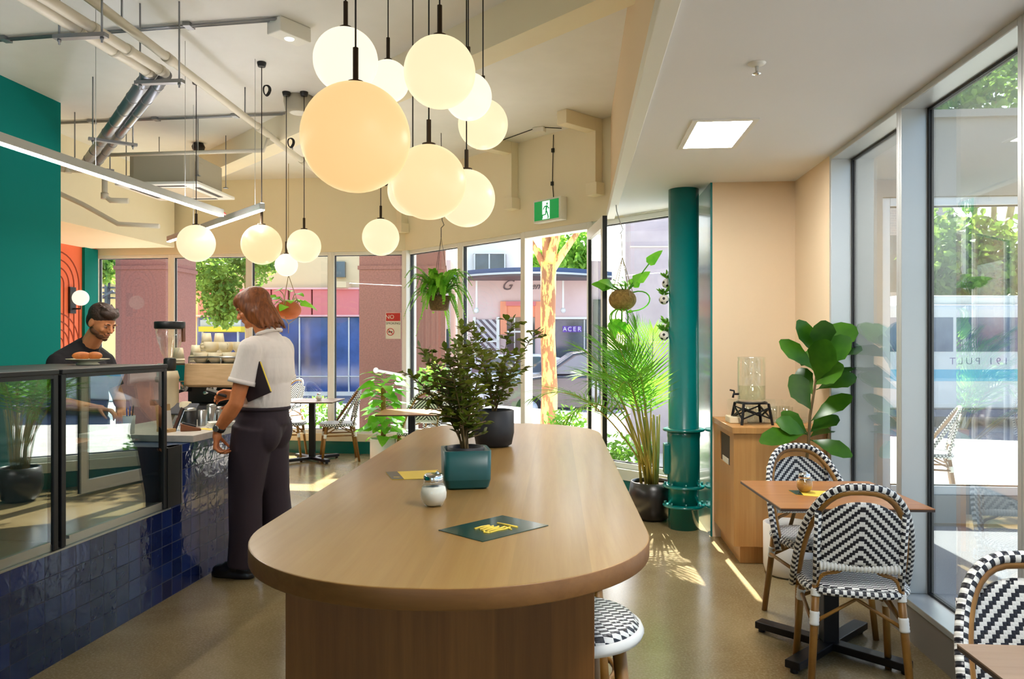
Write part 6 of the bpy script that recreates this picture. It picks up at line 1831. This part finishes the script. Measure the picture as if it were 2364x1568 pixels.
for px in (1100, 1300):
    b = MB(); bx(b, px - 2, px + 2, 648, 712, Z - .5, .06); b.ball(at(px, 717, Z - .5), 0.09, 14, 10); b.build('drop_lamp', m.white, t)
t2 = thing('grey_block', 'plain lilac grey rendered wall outside, behind the teal column', 'building', (0, 0, 0)); t2['kind'] = 'thing'
b = MB(); bx(b, 1456, 1700, 420, 1085, 10.2, .5); b.build('wall', m.greyw, t2)
b = MB(); bx(b, 1455, 1702, 568, 571, 10.18, .03); bx(b, 1455, 1702, 788, 791, 10.18, .03); b.build('joint', m.pave, t2)

# trees
def tree(name, label, px, Z, fork_py, crowns, n, lsize, seed, trunk_w=0.13, bark=None, branches=True, leaf=None, limbs=()):
    rr = random.Random(seed)
    p = C((px - CXP) / F_PX * Z, Z); zf = zof(fork_py, Z)
    t = thing(name, label, 'tree', (p.x, p.y, ST if Z > 15 else -0.03), 0, 'street trees')
    z0 = t.location.z
    b = MB()
    b.tube([(0, 0, 0), (0.02, 0, zf * 0.3), (-0.01, 0, zf * 0.6), (0, 0, zf - z0)], [trunk_w * 1.15, trunk_w, trunk_w * 0.92, trunk_w * 1.0], 14)
    cw = []
    for (cpx, cpy, cZ, rx, rz) in crowns:
        q = at(cpx, cpy, cZ) - Vector((p.x, p.y, z0)); cw.append((q, rx, rz))
        if branches:
            f0 = Vector((0, 0, zf - z0 - 0.08))
            b.tube(bez(f0, f0.lerp(q, .25) + Vector((0, 0, .15)), f0.lerp(q, .6), q, 8), [trunk_w * (.72 - .07 * k) for k in range(9)], 9)
    for (lx, ly, lz, r0) in limbs:
        q = at(lx, ly, lz) - Vector((p.x, p.y, z0)); f0 = Vector((0, 0, zf - z0 - 0.15))
        b.tube(bez(f0, f0.lerp(q, .4) + Vector((0, 0, .02)), f0.lerp(q, .7), q, 6), [r0 * (1 - .08 * k) for k in range(7)], 9)
    b.build('trunk', bark or m.branch, t)
    f = MB(); per = n // len(cw)
    for (q, rx, rz) in cw:
        for i in range(per):
            u = Vector((rr.gauss(0, 1), rr.gauss(0, 1), rr.gauss(0, 1))).normalized() * rr.random() ** 0.45
            c_ = q + Vector((u.x * rx, u.y * rx, u.z * rz))
            f.leaf(c_, (rr.uniform(-1, 1), rr.uniform(-1, 1), rr.uniform(-1, .3)), (rr.uniform(-1, 1), rr.uniform(-1, 1), rr.uniform(.2, 1)), lsize * rr.uniform(.6, 1.2), lsize * rr.uniform(.5, .9), .2, .1, 2, 'heart')
    f.build('foliage', leaf or m.lf_tree, t)
    return t
tree('plane_tree', 'plane tree with a sunlit yellow trunk just outside the open door', 1266, 12.0, 612, [(1245, 400, 12.2, 1.1, .6), (1330, 380, 11.8, 1.1, .6), (1268, 330, 12.6, 1.4, .7)], 1500, .16, 1, .125, m.bark, limbs=((1212, 530, 12.0, .06), (1340, 528, 11.9, .075)))
tree('street_tree', 'leafy tree across the street behind the coffee cups', 575, 19, 700, [(500, 665, 18.5, .55, .9), (475, 620, 19, .8, .7), (560, 610, 19.4, .9, .6), (520, 705, 18.6, .4, .55), (600, 590, 19.5, .8, .4)], 4200, .135, 2, .10)
tree('street_tree', 'tree at the far left window beside the yellow building', 180, 18, 700, [(238, 610, 18, .35, .5), (215, 590, 18.4, .6, .7)], 500, .18, 3, .1)
tree('street_tree', 'dense green tree behind the canopy building', 1330, 34, 700, [(1325, 570, 33, 1.0, 1.6), (1240, 610, 34, .7, .7), (1345, 610, 33, .8, .9), (1300, 595, 34, .7, .9)], 1500, .34, 4, .14, leaf=m.lf_dark)
tree('street_tree', 'big leafy street tree filling the right hand windows', 2290, 21.0, 720, [(2230, 600, 20.5, 1.5, 1.2), (2200, 560, 20.8, 1.3, 1.1), (2320, 600, 21, 1.4, 1.3), (2260, 650, 20.5, 1.4, .7), (2180, 640, 21, .9, .7), (2300, 180, 20.5, 2.2, 1.6), (2200, 220, 20.8, 1.2, 1.0), (2380, 260, 21, 2, 1.4), (2400, 100, 21, 2, 1.4)], 6200, .26, 5, .16)
for i, (px, py, Z, r, lb) in enumerate(((1440, 1060, 8.1, .34, 'low green shrub outside the window behind the palm'), (1395, 1070, 8.3, .3, 'low green shrub outside, beside the open door'), (748, 955, 11.2, .33, 'small green bush outside behind the pedestal table'), (1310, 985, 9.6, .3, 'dark green bush outside at the foot of the tree'), (1005, 880, 10.4, .28, 'leafy bush outside under the hanging fern'))):
    p = at(px, py, Z); rr = random.Random(40 + i)
    t = thing('garden_shrub', lb, 'shrub', (p.x, p.y, -0.03), 0, 'shrubs outside the windows')
    b = MB(); b.lathe([(r * .5, 0), (r * .62, p.z * .5), (r * .6, max(.12, p.z - r * .7))], n=18); b.build('planter', m.pot_dark, t)
    b = MB()
    for k in range(420):
        u = Vector((rr.gauss(0, 1), rr.gauss(0, 1), rr.gauss(0, 1))).normalized() * rr.random() ** .4
        b.leaf((u.x * r, u.y * r, p.z + .03 + u.z * r * .8), (rr.uniform(-1, 1), rr.uniform(-1, 1), rr.uniform(-.4, 1)), (rr.uniform(-1, 1), rr.uniform(-1, 1), 1), .07, .04, .2, .1, 2)
    b.build('foliage', m.lf_dark, t)

# vehicles
def car(label, px, Z, paint, L=4.6, H=1.72, rz=0.0, gr='parked cars'):
    p = C((px - CXP) / F_PX * Z, Z)
    t = thing('car', label, 'car', (p.x, p.y, ST), YAW + rz, gr)
    MX = Matrix(((1, 0, 0, 0), (0, 0, 1, 0), (0, 1, 0, 0), (0, 0, 0, 1)))
    k = H / 1.72
    lo = [(-2.28, .35), (-2.3, .62), (-2.2, .86), (-1.9, .98), (-1.05, 1.10), (2.0, 1.14), (2.25, 1.05), (2.3, .7), (2.25, .36), (1.85, .3), (-1.9, .3)]
    b = MB(); b.prism([(x * L / 4.6, z * k) for x, z in lo], -.9, .9, MX); b.build('body', paint, t, bevel=0.07, seg=3)
    up = [(-1.15, 1.08), (-.35, 1.62), (.1, 1.70), (1.2, 1.72), (1.85, 1.60), (2.12, 1.12)]
    b = MB(); b.prism([(x * L / 4.6, z * k) for x, z in up], -.78, .78, MX); b.build('cabin', paint, t, bevel=0.06, seg=3)
    for s_ in (-1, 1):
        wn = [(-.92, 1.14), (-.28, 1.56), (.12, 1.62), (.5, 1.63), (.5, 1.14)]; w2 = [(.57, 1.14), (.57, 1.63), (1.2, 1.64), (1.7, 1.54), (1.9, 1.16)]
        for wq in (wn, w2):
            b = MB(); b.prism([(x * L / 4.6, z * k) for x, z in wq], s_ * .785 - .006, s_ * .785 + .006, MX); b.build('side_window', m.carg, t)
        for x in (-1.42, 1.4):
            b = MB(); M_ = Matrix.Translation((x * L / 4.6, s_ * .80, .34)) @ Matrix.Rotation(pi / 2, 4, 'X')
            b.lathe([(.20, -.13), (.32, -.12), (.34, -.08), (.34, .08), (.32, .12), (.20, .13)], n=28, M=M_); w_ = b.build('wheel', m.tyre, t)
            b = MB(); b.lathe([(.02, -.135), (.20, -.134), (.21, .134), (.02, .135)], n=20, M=M_); b.build('hub', m.alu, w_)
        b = MB(); b.ball((-.85 * L / 4.6, s_ * .97, 1.18 * k), (.10, .08, .08), 14, 8); b.build('mirror', paint, t)
        b = MB(); b.ball((-2.2 * L / 4.6, s_ * .68, .78 * k), (.10, .16, .08), 14, 8); b.build('headlight', m.white, t)
    b = MB(); b.prism([(-1.10 * L / 4.6, 1.13 * k), (-.38 * L / 4.6, 1.615 * k), (-.36 * L / 4.6, 1.61 * k), (-1.08 * L / 4.6, 1.12 * k)], -.68, .68, MX); b.build('windscreen', m.carg, t)
    return t
car('charcoal car parked across the footpath beyond the tree trunk', 1350, 19.4, m.carp, H=1.78)
car('white car behind the charcoal one, across the street', 1150, 23.2, m.carw, H=1.6)

p = C(13.4, 18.6)
bus = thing('bus', 'long white bus with a blue stripe passing the right windows', 'bus', (p.x, p.y, ST), YAW)
zb = lambda y: zof(y, 17.4) - ST
b = MB(); b.box(-5.5, 6.0, -1.25, 1.25, zb(945), zb(703)); b.build('body', m.busw, bus, bevel=0.12, seg=3)
b = MB(); b.box(-4.5, -1.0, -.9, .9, zb(703), zb(680)); b.build('roof_unit', m.white, bus, bevel=0.06)
b = MB()
for x in (-4.9, -3.6, -2.3, -.4, 1.0, 2.4, 3.8): pass
for i, x in enumerate((-5.4, -3.4, -1.4, 0.6, 2.6)):
    b = MB(); b.box(x + .04, x + 1.96, -1.262, -1.25, zb(812), zb(733)); b.build('window', m.busglass, bus)
b = MB(); b.box(-5.4, 2.9, -1.258, -1.249, zb(880), zb(853)); b.build('blue_stripe', m.busblue, bus)
b = MB(); b.box(-5.45, 5.95, -1.2, 1.2, .25, zb(945)); b.build('skirt', m.busskirt, bus, bevel=0.02)
b = MB(); b.box(-5.5, 6.0, -1.262, -1.25, zb(940), zb(932)); b.build('rub_rail', m.white, bus)
for x in (-3.6, 3.9):
    for y in (-1.05, 1.05):
        b = MB(); b.lathe([(.3, -.14), (.46, -.12), (.48, -.06), (.48, .06), (.46, .12), (.3, .14)], n=28, M=Matrix.Translation((x, y, .48)) @ Matrix.Rotation(pi / 2, 4, 'X')); b.build('wheel', m.tyre, bus)

# entrance bay beyond the right windows: its own glazed front
YV = 6.42
b = MB(); b.box(1.75, 2.46, YV, YV + .2, 0, 3.26); b.box(2.46, 5.2, YV, YV + .2, 2.62, 3.26); b.box(1.75, 5.2, YV - .05, YV + .2, 3.24, 3.30); b.box(2.46, 5.2, YV, YV + .2, 0, .22)
S_obj(b.build('wall_porch', m.porch))
MV, _ = WM((2.46, YV), (5.2, YV))
window(MV, 0.0, 1.18, .22, 2.62, .07, frame=m.alu); window(MV, 1.18, 2.7, .22, 2.62, .07, frame=m.alu)
WN[0] += 1
r_ = struct('window_%d' % WN[0]); b = MB(); b.box(1.82, 5.15, YV + .03, YV + .11, 5.14, 5.2)
for x in (1.75, 3.62, 5.15): b.box(x, x + .07, YV + .02, YV + .12, 3.30, 5.2)
b.build('window_frame', m.alu, r_)
for x0, x1 in ((1.82, 3.62), (3.69, 5.15)):
    b = MB(); b.box(x0, x1, YV + .066, YV + .074, 3.30, 5.2); b.build('window_pane', m.glass, r_)
t = thing('address_lettering', 'mirrored lilac street number lettering on the porch window', 'lettering', (0, 0, 0)); t.matrix_world = MV
Zt = 6.3
xs = [(at(2182 - 0, 835, 6.35) - Vector((2.46, YV, 0))).x]
ctr = at(2225, 833, 6.43)
text('address', '191 PULT', 0.078, m.mauve_txt, t, frame_M((ctr.x - 2.46, 0.06, ctr.z), (-1, 0, 0), (0, 0, 1)), 0.0008, sp=1.5)
# cafe chairs outside on the pavement
copy_tree(chair, C(3.86, 7.15, -0.03), radians(70), 'woven bistro chair outside on the pavement, seen through the porch window', GC)
copy_tree(chair, C(3.05, 7.2, -0.03), radians(-100), 'woven bistro chair outside seen between the two right window posts', GC)
copy_tree(chair, C(-3.6, 12.2, -0.03), radians(150), 'woven bistro chair outside on the bright pavement behind the back table', GC)
# brick house front seen through the porch
t = thing('brick_building', 'pale brick building across the street behind the bus', 'building', (0, 0, 0))
Mb = Matrix.Translation(C(0, 27)) @ Matrix.Rotation(YAW, 4, 'Z')
b = MB(); b.box(5.5, 15.5, 0, 5, ST, 7.5, Mb); b.build('wall', m.brick, t)
for x in (8.0, 10.6, 13.2):
    b = MB(); b.box(x, x + 1.2, -.05, .05, 3.2, 5.2, Mb); b.build('window', m.darkglass, t)
# ---------------------------------------------------------------- light, sky, camera
w = bpy.data.worlds.new('World'); SC.world = w; w.use_nodes = True
nt = w.node_tree; nt.nodes.clear()
sky = nt.nodes.new('ShaderNodeTexSky'); sky.sky_type = 'NISHITA'; sky.sun_disc = False
SUN_EL, SUN_AZ = radians(44.5), radians(2.0)
sky.sun_elevation = SUN_EL; sky.sun_rotation = SUN_AZ; sky.air_density = 1.0; sky.dust_density = 2.5; sky.ozone_density = 1.0
bg = nt.nodes.new('ShaderNodeBackground'); bg.inputs[1].default_value = SKY_STRENGTH
wo = nt.nodes.new('ShaderNodeOutputWorld')
nt.links.new(sky.outputs[0], bg.inputs[0]); nt.links.new(bg.outputs[0], wo.inputs[0])
sl = bpy.data.lights.new('sun', 'SUN'); sl.energy = SUN_STRENGTH; sl.angle = radians(0.6); sl.color = (1.0, 0.95, 0.86)
so = bpy.data.objects.new('sun', sl); link(so)
dv = Vector((0.036, -1.0, -math.tan(SUN_EL))).normalized()
so.rotation_euler = dv.to_track_quat('-Z', 'Y').to_euler(); so.location = (0, 12, 14)

cd = bpy.data.cameras.new('camera'); cam = bpy.data.objects.new('camera', cd); link(cam)
cd.sensor_width = 36.0; cd.sensor_fit = 'HORIZONTAL'; cd.lens = 36.0 * F_PX / W_PX
cd.shift_y = (HOR - 784.0) / W_PX
cd.clip_start = 0.05; cd.clip_end = 300
cam.location = (0, 0, HC); cam.rotation_euler = (pi / 2, 0, YAW)
SC.camera = cam
vs = SC.view_settings
vs.view_transform = 'Standard'; vs.look = 'None'; vs.gamma = 1.0; vs.use_curve_mapping = False; vs.exposure = EXPOSURE
cy = SC.cycles
cy.max_bounces = 8; cy.diffuse_bounces = 4; cy.glossy_bounces = 4; cy.transmission_bounces = 6; cy.transparent_max_bounces = 16
cy.caustics_reflective = False; cy.caustics_refractive = False
cy.use_adaptive_sampling = True; cy.adaptive_threshold = 0.02
cy.sample_clamp_indirect = 6.0
try:
    cy.use_denoising = True; cy.denoiser = 'OPENIMAGEDENOISE'; cy.denoising_input_passes = 'RGB_ALBEDO_NORMAL'
except Exception: pass
